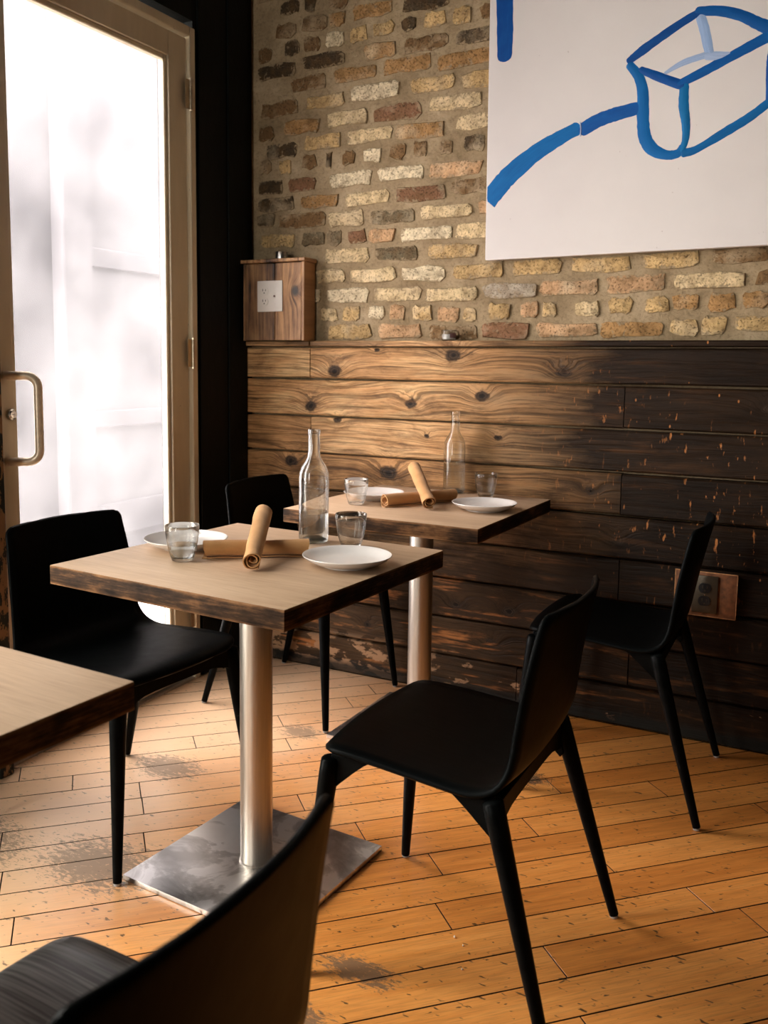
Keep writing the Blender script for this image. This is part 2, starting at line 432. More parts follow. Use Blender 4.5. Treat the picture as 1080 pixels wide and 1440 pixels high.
MAT = dict(
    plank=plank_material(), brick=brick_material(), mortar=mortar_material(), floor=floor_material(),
    top=tabletop_material(), edge=table_edge_material(), steel=steel_material('brushed_steel_tube'),
    plate_steel=steel_material('stained_steel_plate', True),
    shell=chair_material('black_stained_plywood', (.0022, .0027, .0028), 0.40),
    seat_glare=glare_seat_material(), frame=chair_material('black_stained_ash', (.0028, .0032, .0032), 0.36),
    glide=simple('grey_plastic_glide', (.35, .34, .33), 0.4),
    china=simple('white_glazed_china', (.72, .68, .65), 0.16, var=.02), glass=vessel_glass(), cloth=cloth_material(),
    stroke=stroke_material(), canvas=canvas_material(), canvas_edge=simple('raw_canvas_side', (.35, .30, .25), .9),
    door=door_paint(), hinge=simple('worn_brass_hinge', (.52, .42, .30), 0.32, 1.0), handle=simple('satin_bronze_handle', (.66, .54, .40), 0.36, 0.35, var=.15, scale=60),
    lock=simple('nickel_lock', (.55, .54, .52), 0.25, 1.0), gasket=simple('black_glazing_gasket', (.02, .018, .016), 0.6),
    pane_door=pane_material('milky_door_glass', (.88, .87, .89), 0.02, 0.045), pane=pane_material('clear_window_glass', (.93, .94, .93), 0.0, 0.0),
    dark=peeling_paint('black_green_paint', (.0055, .0065, .0058), (.06, .032, .016), .72),
    post=peeling_paint('peeling_jamb_paint', (.02, .022, .018), (.24, .13, .06), .50),
    box=box_wood(), white=simple('white_plastic', (.74, .69, .63), 0.35, var=.03), slot=simple('dark_slot', (.02, .016, .013), 0.6),
    bronze=simple('dark_bronze_cover', (.060, .044, .028), 0.36, 0.5), black=simple('black_plastic', (.006, .006, .007), 0.3),
    patch=simple('raw_cedar_board', (.17, .062, .022), 0.55, var=.45, scale=55, bump=.4),
    rim=simple('pale_scraped_edge', (.42, .20, .08), 0.7, var=.4, scale=90),
    tin=simple('grey_tin', (.42, .41, .39), 0.28, 1.0), wax=simple('white_candle_wax', (.80, .76, .72), 0.5), label=simple('plum_sticker', (.20, .11, .11), 0.5),
    ceiling=simple('dark_painted_ceiling', (.030, .026, .022), 0.9), plaster=simple('dark_painted_plaster', (.08, .066, .052), 0.85),
    pave=simple('pale_concrete', (.62, .60, .58), 0.9, scale=4), facade=simple('dimmed_facade', (.125, .122, .130), 0.9, scale=2, var=.06),
    facade_trim=simple('grey_facade_band', (.108, .105, .114), 0.9, scale=2), under=simple('floor_gap_dirt', (.018, .010, .006), 0.9),
    straw=simple('dry_straw', (.10, .07, .035), 0.9), crumb=simple('pale_crumb', (.7, .62, .52), .8), water=None)
def water_material():
    M = Mat('still_water')
    gl = M.n('BsdfGlass', {'Color': (.97, .985, .98), 'Roughness': 0.0, 'IOR': 1.33})
    M.nt.links.new(gl, M.out.inputs[0])
    return M.m
MAT['water'] = water_material()

# ------------------------------------------------------------------ geometry helpers
def link(name, me, mat, parent=None, loc=(0, 0, 0), rot=(0, 0, 0), kind=None, color=None):
    o = bpy.data.objects.new(name, me)
    COL.objects.link(o)
    if mat is not None and not me.materials:
        for m in (mat if isinstance(mat, (list, tuple)) else [mat]):
            me.materials.append(m)
    if parent is not None: o.parent = parent
    o.location = loc
    o.rotation_euler = rot
    if kind: o['kind'] = kind
    if color: o.color = (*color, 1)
    return o

def finish(bm, name, smooth=None):
    bmesh.ops.recalc_face_normals(bm, faces=bm.faces)
    me = bpy.data.meshes.new(name)
    bm.to_mesh(me); bm.free()
    if smooth is not None:
        for p in me.polygons: p.use_smooth = True
        me.set_sharp_from_angle(angle=math.radians(smooth))
    return me

def add_box(bm, lo, hi, bev=0.0, seg=1):
    vs = [bm.verts.new((x, y, z)) for x in (lo[0], hi[0]) for y in (lo[1], hi[1]) for z in (lo[2], hi[2])]
    fs = [(0, 1, 3, 2), (4, 6, 7, 5), (0, 4, 5, 1), (2, 3, 7, 6), (0, 2, 6, 4), (1, 5, 7, 3)]
    faces = [bm.faces.new([vs[i] for i in f]) for f in fs]
    if bev > 0:
        ed = list({e for f in faces for e in f.edges})
        bmesh.ops.bevel(bm, geom=ed, offset=bev, segments=seg, affect='EDGES', clamp_overlap=True, profile=0.6)
    return vs

def box(name, lo, hi, mat, parent=None, bev=0.0, kind=None, color=None, seg=1, center=True):
    """box between LO and HI (in the parent's space); the origin is put at its middle"""
    c = tuple((a + b) / 2 for a, b in zip(lo, hi)) if center else (0, 0, 0)
    bm = bmesh.new()
    add_box(bm, [a - d for a, d in zip(lo, c)], [a - d for a, d in zip(hi, c)], bev, seg)
    return link(name, finish(bm, name, 40 if bev else None), mat, parent, c, kind=kind, color=color)

def add_tube(bm, pts, radii, n=12, cap=True):
    """round tube along PTS; RADII numbers or (a, b) ellipse radii"""
    rings = []
    pts = [Vector(p) for p in pts]
    up = Vector((0, 0, 1)) if abs((pts[-1] - pts[0]).normalized().z) < 0.8 else Vector((0, 1, 0))
    for i, p in enumerate(pts):
        t = (pts[min(i + 1, len(pts) - 1)] - pts[max(i - 1, 0)]).normalized()
        a = up.cross(t)
        a = a.normalized() if a.length > 1e-5 else Vector((1, 0, 0))
        b = t.cross(a)
        r = radii[i] if isinstance(radii, (list, tuple)) else radii
        ra, rb = r if isinstance(r, tuple) else (r, r)
        rings.append([bm.verts.new(p + a * ra * math.cos(2 * math.pi * k / n) + b * rb * math.sin(2 * math.pi * k / n)) for k in range(n)])
    for r0, r1 in zip(rings, rings[1:]):
        for k in range(n):
            bm.faces.new((r0[k], r0[(k + 1) % n], r1[(k + 1) % n], r1[k]))
    if cap:
        bm.faces.new(rings[0][::-1]); bm.faces.new(rings[-1])
    return rings

def tube(name, pts, radii, mat, parent=None, n=12, loc=(0, 0, 0), smooth=50):
    bm = bmesh.new(); add_tube(bm, pts, radii, n)
    return link(name, finish(bm, name, smooth), mat, parent, loc)

def add_lathe(bm, prof, n=40):
    rings = []
    for r, z in prof:
        if r < 1e-6: rings.append([bm.verts.new((0, 0, z))])
        else: rings.append([bm.verts.new((r * math.cos(2 * math.pi * k / n), r * math.sin(2 * math.pi * k / n), z)) for k in range(n)])
    for a, b in zip(rings, rings[1:]):
        for k in range(n):
            k2 = (k + 1) % n
            if len(a) == 1 and len(b) == 1: continue
            if len(a) == 1: bm.faces.new((a[0], b[k2], b[k]))
            elif len(b) == 1: bm.faces.new((a[k], a[k2], b[0]))
            else: bm.faces.new((a[k], a[k2], b[k2], b[k]))

def lathe_me(name, prof, n=40, smooth=35):
    bm = bmesh.new(); add_lathe(bm, prof, n)
    return finish(bm, name, smooth)

def add_prism(bm, poly, axis, a, b):
    """extrude a 2-D polygon along an axis (0,1,2) from a to b"""
    def P(u, v, w):
        q = [0, 0, 0]; o = [i for i in range(3) if i != axis]
        q[o[0]], q[o[1]], q[axis] = u, v, w
        return q
    A = [bm.verts.new(P(u, v, a)) for u, v in poly]
    B = [bm.verts.new(P(u, v, b)) for u, v in poly]
    n = len(poly)
    bm.faces.new(A[::-1]); bm.faces.new(B)
    for i in range(n):
        bm.faces.new((A[i], A[(i + 1) % n], B[(i + 1) % n], B[i]))

def empty(name, loc=(0, 0, 0), rz=0.0, label=None, cat=None, group=None, kind=None):
    o = bpy.data.objects.new(name, None)
    COL.objects.link(o)
    o.empty_display_size = 0.05
    o.location = loc; o.rotation_euler = (0, 0, rz)
    tag(o, label, cat, group, kind)
    return o

def tag(o, label=None, cat=None, group=None, kind=None):
    for k, v in (('label', label), ('category', cat), ('group', group), ('kind', kind)):
        if v: o[k] = v
    return o

def copy_tree(o, parent=None):
    c = o.copy(); COL.objects.link(c)
    if parent is not None: c.parent = parent
    for ch in list(o.children): copy_tree(ch, c)
    return c

# ------------------------------------------------------------------ the room shell
rng = random.Random(7)
floor = box('floor', (WALL_X - 0.16, Y0, -0.12), (X1, 0.2, -0.012), MAT['under'], kind='structure')
tag(floor, 'worn honey coloured wooden board floor laid on the diagonal')
A45 = math.radians(45)
BN = [-.941, -.843, -.744, -.645, -.549, -.452, -.356, -.262, -.168, -.075, .018, .111, .205, .297, .388, .48, .575, .675, .773, .865, .96]
while BN[-1] < 1.45: BN.append(BN[-1] + 0.096)
while BN[0] > -2.3: BN.insert(0, BN[0] - 0.098)
JOINTS = {-.549: [-1.126], -.744: [-.969, -.494], -.941: [-1.0], -.168: [-.328], -.356: [-.126, -1.068], -.452: [-.678], -.645: [-.555],
          .018: [-.482], .297: [-1.893], .111: [-1.713], -.075: [-1.72], .48: [-1.535], -.356001: [], .773: [-.867], .675: [-.98],
          .575: [-1.244], -.262: [-.771], -.843: [-1.446]}
JN = {}
for k, v in JOINTS.items():
    JN.setdefault(round(k, 3), []).extend(v)
JN[-.356] = [-.126, -1.068, -2.003]
def clip_poly(poly, lo, hi):
    """clip a floor-board outline to the room's rectangle"""
    for ax, lim, sgn in ((0, lo[0], 1), (0, hi[0], -1), (1, lo[1], 1), (1, hi[1], -1)):
        out = []
        for i in range(len(poly)):
            p, q = poly[i], poly[(i + 1) % len(poly)]
            dp, dq = sgn * (p[ax] - lim), sgn * (q[ax] - lim)
            if dp >= 0: out.append(p)
            if dp * dq < 0:
                t = dp / (dp - dq)
                out.append((p[0] + t * (q[0] - p[0]), p[1] + t * (q[1] - p[1])))
        poly = out
        if len(poly) < 3: return []
    return poly
dv, nv = Vector((math.cos(A45), math.sin(A45))), Vector((-math.sin(A45), math.cos(A45)))
LO, HI = (WALL_X - 0.02, -3.3), (1.25, 0.012)
for i in range(len(BN) - 1):
    n0, n1 = BN[i], BN[i + 1]
    js = sorted(JN.get(round(n1, 3), []))
    if not js: js = [-1.2 + rng.uniform(-.5, .5)]
    while js[0] > -3.4: js.insert(0, js[0] - rng.uniform(.75, 1.15))
    while js[-1] < 1.2: js.append(js[-1] + rng.uniform(.75, 1.15))
    for d0, d1 in zip(js, js[1:]):
        g = 0.0017
        q = [(d0 + g * .8, n0 + g), (d1 - g * .8, n0 + g), (d1 - g * .8, n1 - g), (d0 + g * .8, n1 - g)]
        wp = clip_poly([tuple(dv * a + nv * b) for a, b in q], LO, HI)
        if len(wp) < 3: continue
        c = Vector((sum(p[0] for p in wp) / len(wp), sum(p[1] for p in wp) / len(wp)))
        if c.y < -3.15 and c.x < -1.2: continue
        loc = [((Vector(p) - c).dot(dv), (Vector(p) - c).dot(nv)) for p in wp]
        area = 0.5 * abs(sum(loc[k][0] * loc[(k + 1) % len(loc)][1] - loc[(k + 1) % len(loc)][0] * loc[k][1] for k in range(len(loc))))
        if area < 0.00008: continue
        bm = bmesh.new()
        m = len(loc)
        e = 0.0005
        bot = [bm.verts.new((a, b, -0.012)) for a, b in loc]
        mid = [bm.verts.new((a, b, -e)) for a, b in loc]
        cx_, cy_ = sum(a for a, b in loc) / m, sum(b for a, b in loc) / m
        hx = max(abs(a) for a, b in loc); hy = max(abs(b) for a, b in loc)
        dz = rng.uniform(-.0006, 0)
        top = [bm.verts.new((a * (1 - e / hx), b * (1 - e / hy), dz)) for a, b in loc]
        for k in range(m):
            k2 = (k + 1) % m
            bm.faces.new((bot[k], bot[k2], mid[k2], mid[k])); bm.faces.new((mid[k], mid[k2], top[k2], top[k]))
        bm.faces.new(top)
        fme = finish(bm, 'floorboard')
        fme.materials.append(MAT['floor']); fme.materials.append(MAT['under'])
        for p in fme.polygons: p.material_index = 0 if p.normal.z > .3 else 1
        link('floorboard', fme, None, floor, (c.x, c.y, 0.06 + 0.006), (0, 0, A45))
for ch in floor.children:       # floor's own origin is the slab's middle
    ch.location = Vector(ch.location) - Vector((0, 0, 0.066)) - floor.location

ceiling = box('ceiling', (WALL_X - 0.16, Y0, CEIL), (X1, 0.2, CEIL + 0.1), MAT['ceiling'], kind='structure')
box('wall_right', (X1, Y0, -0.1), (X1 + 0.1, 0.2, CEIL), MAT['plaster'], kind='structure')
wf = empty('wall_front', (0, Y0, 0), kind='structure')
fx0, fx1, fz0, fz1 = FRONT_WIN
for nm, a, b in (('pier', (WALL_X - .16, -.1, -.1), (fx0, 0, CEIL)), ('pier', (fx1, -.1, -.1), (X1, 0, CEIL)), ('sill_wall', (fx0, -.1, -.1), (fx1, 0, fz0)), ('lintel', (fx0, -.1, fz1), (fx1, 0, CEIL))):
    box(nm, a, b, MAT['plaster'], wf)
wn2 = empty('window_2', ((fx0 + fx1) / 2, Y0 - .05, fz0), kind='structure')
fh, fz = (fx1 - fx0) / 2, fz1 - fz0
for a, b in (((-fh, -.025, 0), (-fh + .05, .025, fz)), ((fh - .05, -.025, 0), (fh, .025, fz)), ((-fh + .05, -.025, 0), (fh - .05, .025, .05)), ((-fh + .05, -.025, fz - .05), (fh - .05, .025, fz))):
    box('window_frame', a, b, MAT['door'], wn2, .004)
box('window_pane', (-fh + .05, -.003, .05), (fh - .05, .003, fz - .05), MAT['pane'], wn2)

# brick and plank wall
wall = box('wall_back', (WALL_X, BRICK_Y + 0.003, -0.1), (X1, 0.2, CEIL), MAT['mortar'], kind='structure', center=False)
TONES = dict(d=(.060, .042, .024), b=(.20, .115, .050), o=(.43, .24, .095), t=(.60, .405, .185), l=(.74, .565, .32), p=(.82, .69, .46),
             r=(.25, .125, .068), g=(.155, .125, .075), s=(.60, .365, .195), c=(.52, .44, .335))
BRICKS = "d-1614,-1534,2467 d-1514,-1465,2461 b-1412,-1331,2452 o-1312,-1153,2399 b-1523,-1421,2394 o-1411,-1345,2394 d-1113,-942,2390 b-1634,-1553,2388 t-1034,-956,2333 t-1233,-1149,2331 d-1117,-1067,2330 t-933,-858,2328 b-830,-770,2327 t-1321,-1251,2326 p-1420,-1344,2325 b-1513,-1446,2324 d-1603,-1538,2323 b-1717,-1655,2315 o-1264,-1142,2261 d-1518,-1348,2259 b-1111,-945,2259 d-910,-768,2257 d-1717,-1548,2249 o-1190,-1005,2198 o-1386,-1217,2195 b-1568,-1419,2187 o-984,-766,2187 p-1314,-1126,2123 t-1078,-915,2120 t-1502,-1342,2115 t-890,-748,2113 b-1702,-1542,2110 l-1011,-822,2051 l-1413,-1247,2046 r-1220,-1041,2042 o-1603,-1447,2037 b-1712,-1649,2027 l-1331,-1150,1978 l-907,-759,1978 o-1137,-949,1973 t-1512,-1355,1972 d-1681,-1547,1959 b-1065,-1012,1913 d-880,-806,1910 b-1158,-1097,1909 b-1519,-1459,1908 b-1712,-1660,1907 p-1264,-1190,1907 b-965,-925,1907 d-1417,-1391,1906 b-1346,-1297,1906 t-1623,-1572,1899 p-1203,-1023,1837 p-1402,-1230,1832 s-1002,-810,1831 d-1718,-1603,1828 r-1577,-1461,1827 b-919,-786,1770 o-1523,-1362,1763 d-1718,-1556,1762 l-1333,-1156,1760 r-1129,-944,1759 d-1718,-1642,1707 b-1623,-1420,1698 s-817,-743,1694 l-1406,-1257,1693 l-1031,-845,1691 g-1228,-1060,1686 t-1708,-1551,1628 g-1520,-1420,1628 r-1320,-1248,1626 s-1237,-1133,1626 g-1410,-1346,1625 l-901,-765,1623 p-1108,-919,1622 g-1206,-1042,1560 l-1417,-1234,1558 t-1005,-823,1555 b-64,85,1501 t-267,-106,1496 t-1564,-1472,1492 t-498,-309,1491 t-697,-530,1489 l-1457,-1333,1488 l-1312,-1128,1487 t-902,-725,1487 p-1107,-940,1484 b57,160,1432 l-175,25,1430 s-383,-198,1426 s-595,-404,1420 p-1616,-1441,1419 p-1413,-1237,1418 c-795,-610,1418 l-1213,-1026,1417 l-1009,-819,1411 o24,95,1370 o-176,-95,1366 o-72,1,1365 t-370,-299,1360 t-254,-190,1360 p-1234,-1169,1354 l-475,-400,1353 s-1150,-1086,1352 t-772,-695,1351 t-1342,-1269,1350 s-667,-598,1350 t-590,-542,1350 l-1436,-1366,1347 t-1056,-981,1347 t-868,-816,1341 s-963,-883,1340 t9,120,1302 t-91,-17,1296 t-183,-100,1290 o-395,-204,1286 s-603,-402,1285 s-1193,-1024,1284 r-799,-629,1284 t-1405,-1219,1283 b-988,-816,1280"
def brick(x0, x1, zc, h, tone, rough=1.0):
    L = x1 - x0
    outline = []
    hw, hh = L / 2, h / 2
    cr = min(0.009, hw * .3)
    base = [(-hw, -hh + cr), (-hw + cr, -hh), (0 if L < .1 else -hw * .3, -hh), (hw * .35 if L > .1 else hw * .5, -hh), (hw - cr, -hh), (hw, -hh + cr),
            (hw, hh - cr), (hw - cr, hh), (hw * .25, hh), (-hw * .4, hh), (-hw + cr, hh), (-hw, hh - cr)]
    for a, b in base:
        outline.append((a + rng.uniform(-.006, .006) * rough, b + rng.uniform(-.0058, .0058) * rough))
    bm = bmesh.new()
    n = len(outline)
    pr = rng.uniform(.0012, .0045)
    back = [bm.verts.new((a, 0.006, b)) for a, b in outline]
    mid = [bm.verts.new((a * (1 - .001 / hw), -pr * .45, b * .97)) for a, b in outline]
    frt = [bm.verts.new((a * (1 - .003 / hw), -pr + rng.uniform(-.0012, .0015), b * (1 - .003 / hh))) for a, b in outline]
    cen = bm.verts.new((0, -pr - .0008, 0))
    for k in range(n):
        k2 = (k + 1) % n
        bm.faces.new((back[k], back[k2], mid[k2], mid[k])); bm.faces.new((mid[k], mid[k2], frt[k2], frt[k]))
        bm.faces.new((frt[k], frt[k2], cen))
    c = Vector(TONES[tone]) * rng.uniform(.9, 1.1)
    link('brick', finish(bm, 'brick', 38), MAT['brick'], wall, ((x0 + x1) / 2, BRICK_Y, zc), color=tuple(c))
for s in BRICKS.split():
    x0, x1, zc = (int(v) / 1000 for v in s[1:].split(','))
    brick(max(x0, -1.728), x1, zc, rng.uniform(.046, .053), s[0])
# the courses above the picture and to its right go on in the same bond
for k in range(6):
    zc = 2.533 + k * .0675
    x = -1.73 - rng.uniform(0, .1)
    while x < 0.6:
        L = .085 if k == 3 else .187
        if x > -1.8: brick(max(x, -1.728), x + L, zc, .050, rng.choice('dbottolsr'))
        x += L + .022
for z0, zc in enumerate([1.286, 1.352, 1.42, 1.488]):
    x = .18 + .05 * (z0 % 2)
    while x < .62:
        L = .078 if z0 == 1 else .187
        brick(x, x + L, zc, .05, rng.choice('tolst'))
        x += L + .022

# wainscot of reclaimed planks
ROWZ = [0.003, .138, .277, .416, .555, .694, .832, .970, 1.109, 1.228]
PJ = {8: [-1.454, .75], 7: [-.299, .95], 6: [-1.45, .3], 5: [-.297], 4: [-1.15, .55], 3: [-.292, .85], 2: [-.95, .4], 1: [-.25], 0: [-.62, .6]}
PCOL = {8: [.62, .60, .55], 7: [.64, .42, .4], 6: [.58, .56, .42], 5: [.58, .43], 4: [.48, .46, .45], 3: [.44, .44, .4], 2: [.5, .48, .4], 1: [.5, .42], 0: [.55, .46, .4]}
for r in range(9):
    z0, z1 = ROWZ[r], ROWZ[r + 1]
    xs = [-1.745] + PJ[r] + [1.3]
    for k, (xa, xb) in enumerate(zip(xs, xs[1:])):
        bm = bmesh.new()
        yf = rng.uniform(-.002, .002)
        nseg = max(2, int((xb - xa) / .28))
        g = .0016
        lo_, hi_ = [], []
        rows = []
        for i in range(nseg + 1):
            x = xa + g + (xb - xa - 2 * g) * i / nseg
            zt = z1 - .0036 + rng.uniform(-.0014, .0014); zb = z0 + .0036 + rng.uniform(-.0014, .0014)
            rows.append([(x, yf + .005, zb), (x, yf, zb + .005), (x, yf + rng.uniform(-.001, .001), (zb + zt) / 2), (x, yf, zt - .005), (x, yf + .005, zt), (x, .035, zt), (x, .035, zb)])
        cx_ = (xa + xb) / 2; cz_ = (z0 + z1) / 2
        vs = [[bm.verts.new((p[0] - cx_, p[1], p[2] - cz_)) for p in rr] for rr in rows]
        for a, b in zip(vs, vs[1:]):
            for j in range(7):
                bm.faces.new((a[j], a[(j + 1) % 7], b[(j + 1) % 7], b[j]))
        bm.faces.new(vs[0]); bm.faces.new(vs[-1][::-1])
        v = PCOL[r][min(k, len(PCOL[r]) - 1)]
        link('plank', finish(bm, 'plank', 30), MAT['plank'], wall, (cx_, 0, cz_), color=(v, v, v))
ledge = empty('trim_1', (-.4, .02, 1.23), kind='structure')
for xa, xb in ((-1.745, -1.452), (-1.449, .20), (.203, 1.3)):
    box('ledge_board', (xa + .4, -.032, 0.0), (xb + .4, .03, .019), MAT['plank'], ledge, bev=.003, color=(.47, .47, .47))

# street wall with the door and the shop windows
wl = empty('wall_left', (WALL_X, 0, 0), kind='structure')
def lw(name, y0, y1, z0, z1, mat, x0=-.16, x1=0.0, bev=0):
    return box(name, (x0, y0, z0), (x1, y1, z1), mat, wl, bev)
lw('pier', -.305, 7.5, -.2, 3.4, MAT['dark'])  # runs on unseen past the room, added to shade the building outside
lw('corner_board', -.118, .0, 0, CEIL, MAT['dark'], 0.0, .014, .003)
lw('corner_board', -.285, -.122, 0, CEIL, MAT['dark'], 0.0, .009, .003)
lw('lintel', -1.22, -.30, 2.335, CEIL, MAT['dark'])
lw('pier', WINS[0][1], -1.215, -.02, CEIL, MAT['dark'])
for i, w in enumerate(WINS):
    lw('sill_wall', w[0], w[1], -.02, w[2], MAT['dark'])
    lw('lintel', w[0], w[1], w[3], CEIL, MAT['dark'])
lw('pier', Y0, WINS[-1][0], -.02, CEIL, MAT['dark'])
for i, w in enumerate(WINS):
    wn = empty('window_%d' % (i + 1), (WALL_X - .08, (w[0] + w[1]) / 2, w[2]), kind='structure')
    hy, hz = (w[1] - w[0]) / 2, w[3] - w[2]
    for (a, b) in (((-.025, -hy, 0), (.025, -hy + .05, hz)), ((-.025, hy - .05, 0), (.025, hy, hz)), ((-.025, -hy + .05, 0), (.025, hy - .05, .05)), ((-.025, -hy + .05, hz - .05), (.025, hy - .05, hz))):
        box('window_frame', a, b, MAT['door'], wn, .004)
    box('window_pane', (-.003, -hy + .05, .05), (.003, hy - .05, hz - .05), MAT['pane'], wn)

# door in the street wall
door = empty('door_1', (WALL_X, -.338, 0), kind='structure')
DY0, DY1 = -.827, 0.0      # the leaf, in the door's own space (latch side, hinge side)
GL0, GL1, GZ0, GZ1 = -.765, -.105, .20, 2.175
def dp(name, y0, y1, z0, z1, x0, x1, mat, bev=.002):
    return box(name, (x0, y0, z0), (x1, y1, z1), mat, door, bev)
dp('stile', GL1 + .012, DY1 - .002, .012, 2.268, -.048, -.002, MAT['door'])
dp('stile', DY0, GL0 - .012, .012, 2.268, -.048, -.002, MAT['door'])
dp('rail', GL0 - .0118, GL1 + .0118, GZ1 + .012, 2.268, -.0475, -.0025, MAT['door'])
dp('rail', GL0 - .0118, GL1 + .0118, .012, GZ0 - .012, -.0475, -.0025, MAT['door'])
for (y0, y1, z0, z1) in ((GL1 - .004, GL1 + .0118, GZ0, GZ1), (GL0 - .0118, GL0 + .004, GZ0, GZ1)):
    dp('glazing_bead', y0, y1, z0 - .012, z1 + .012, -.034, -.010, MAT['door'], .003)
for (z0, z1) in ((GZ1 - .004, GZ1 + .0118), (GZ0 - .0118, GZ0 + .004)):
    dp('glazing_bead', GL0 + .0042, GL1 - .0042, z0, z1, -.034, -.010, MAT['door'], .003)
dp('glass_pane', GL0 + .001, GL1 - .001, GZ0 + .001, GZ1 - .001, -.028, -.022, MAT['pane_door'], 0)
for hzc in (2.08, 1.198, .25):
    bm = bmesh.new()
    for k in range(5):
        z0 = -.048 + k * .0195
        add_tube(bm, [(0, 0, z0), (0, 0, z0 + .0185)], .0072, 10)
    add_tube(bm, [(0, 0, -.054), (0, 0, -.0485)], .0052, 8); add_tube(bm, [(0, 0, .0495), (0, 0, .055)], .0052, 8)
    add_box(bm, (-.006, -.026, -.048), (-.0015, -.003, .049))
    link('hinge', finish(bm, 'hinge', 40), MAT['hinge'], door, (.0155, .003, hzc))
# D shaped pull: two posts on the stile, the grip set off over the glass
hp = [(-.004, -.800, .888), (.055, -.800, .888)]
def arc(c, a, b, r0, n=6):
    return [Vector(c) + Vector(a) * math.cos(t) * r0 + Vector(b) * math.sin(t) * r0 for t in [math.pi / 2 * k / n for k in range(n + 1)]]
ux = Vector((.80, .60, 0)).normalized()
def pull_path():
    o = Vector((-.003, -.812, .884)); top = Vector((-.003, -.812, 1.126))
    L, r = .092, .032
    pts = [o, o + ux * (L - r)]
    c = o + ux * (L - r) + Vector((0, 0, r))
    pts += [c + ux * math.sin(t) * r - Vector((0, 0, 1)) * math.cos(t) * r for t in [math.pi / 2 * k / 6 for k in range(1, 7)]]
    c2 = top + ux * (L - r) - Vector((0, 0, r))
    pts += [c2 + ux * math.cos(t) * r + Vector((0, 0, 1)) * math.sin(t) * r for t in [math.pi / 2 * k / 6 for k in range(0, 7)]]
    pts += [top]
    return pts
tube('pull_handle', pull_path(), .0125, MAT['handle'], door, 14)
lk = link('lock_cylinder', lathe_me('lock_cylinder', [(0, .012), (.009, .012), (.011, .010), (.015, .009), (.0165, .006), (.0165, -.001), (0, -.001)], 24), MAT['lock'], door, (-.002, -.792, 1.017), (0, math.pi / 2, 0))
box('key_slot', (-.001, -.005, .0115), (.001, .005, .0128), MAT['slot'], lk)
# frame of the door opening
jamb = empty('trim_2', (WALL_X, -.338, 0), kind='structure')
box('jamb', (-.10, .004, 0), (.012, .033, 2.306), MAT['door'], jamb, .003)
box('jamb', (-.10, DY0 - .035, 0), (.012, DY0 - .004, 2.306), MAT['post'], jamb, .003)
box('head_jamb', (-.10, DY0 - .0038, 2.274), (.012, .0038, 2.306), MAT['door'], jamb, .003)
box('threshold', (-.15, DY0 - .0038, -.004), (.01, .0038, .009), MAT['steel'], jamb, .003)
box('stop_post', (.0125, DY0 - .085, 0), (.05, DY0 - .035, 2.3), MAT['post'], jamb, .004)

# outside: pavement, and an added building side, placed to dim the view through the door
pave = box('pavement', (-14.0, -14.0, -.25), (WALL_X - .17, 9.0, -.05), MAT['pave'])
tag(pave, 'pale concrete pavement beyond the glass door', 'pavement')
fac = empty('building', (-3.55, .36, -.05), label='added building close outside, dimming the view through the milky door glass', cat='building')
box('facade_wall', (-3.0, 0, 0), (0, 7.4, 4.2), MAT['facade'], fac, .01)
box('pilaster', (.0005, .36, 0), (.10, .58, 4.2), MAT['facade'], fac, .01)
for z0, z1 in ((.16, .36), (.82, .92), (1.75, 1.86)):
    box('string_course', (.0005, .581, z0), (.018, 7.4, z1), MAT['facade_trim'], fac, .006)
box('plinth', (.0005, .002, .0), (.05, .359, .22), MAT['facade_trim'], fac, .006)

# ------------------------------------------------------------------ wooden outlet box on the ledge
bx = empty('outlet_box', (-1.46, .045, 1.2492), label='small knotty wooden box with a white outlet plate on the ledge by the corner', cat='box')
BF = -.085    # front face, relative to the empty
BL, BR, BH = -.268, .004, .288
for xa, xb, c in ((BL + .013, -.125, .55), (-.1235, BR - .013, 1.0)):
    box('front_board', (xa, BF, .002), (xb, BF + .016, BH - .002), MAT['box'], bx, .0015, color=(c, c, c))
box('side_board', (BR - .0125, BF - .001, 0), (BR, -.008, BH), MAT['box'], bx, .0015, color=(.9, .9, .9))
box('side_board', (BL, BF - .001, 0), (BL + .0125, -.008, BH), MAT['box'], bx, .0015, color=(.5, .5, .5))
box('lid', (BL - .006, BF - .012, BH + .0005), (BR + .008, -.008, BH + .0135), MAT['box'], bx, .002, color=(.95, .95, .95))
pl = box('outlet_plate', (-.2005, BF - .0055, .108), (-.0885, BF - .0005, .222), MAT['white'], bx, .0025, seg=2)
tag(pl, 'white plate with a double outlet and a small switch')
def outlet_face(par, x, z, y, mat, slotmat, s=1.0):
    """one round-sided receptacle with two slots and a ground hole, facing -y; X, Z, Y in the parent's space"""
    bm = bmesh.new()
    R, h = .0172 * s, .0142 * s
    poly = []
    for t in range(28):
        a = 2 * math.pi * t / 28
        poly.append((R * math.cos(a), max(-h, min(h, R * math.sin(a)))))
    add_prism(bm, poly, 1, -.0022, .0)
    f = link('receptacle', finish(bm, 'receptacle', 30), mat, par, (x, y, z))
    return f
def slots(par, x, z, y, mat, s=1.0):
    for dx, hh in ((-.0062, .0042), (.0062, .0034)):
        box('slot', (x + dx * s - .0011 * s, y - .0006, z + .003 * s - hh * s), (x + dx * s + .0011 * s, y + .001, z + .003 * s + hh * s), mat, par)
    bm = bmesh.new(); add_tube(bm, [(0, -.0006, 0), (0, .001, 0)], .0024 * s, 10)
    link('slot', finish(bm, 'slot', 40), mat, par, (x, y, z - .0075 * s))
pc = pl.location
for zz in (.0195, -.0195):
    outlet_face(pl, -.023, zz, -.0024, MAT['white'], MAT['slot'])
    slots(pl, -.023, zz, -.0048, MAT['slot'])
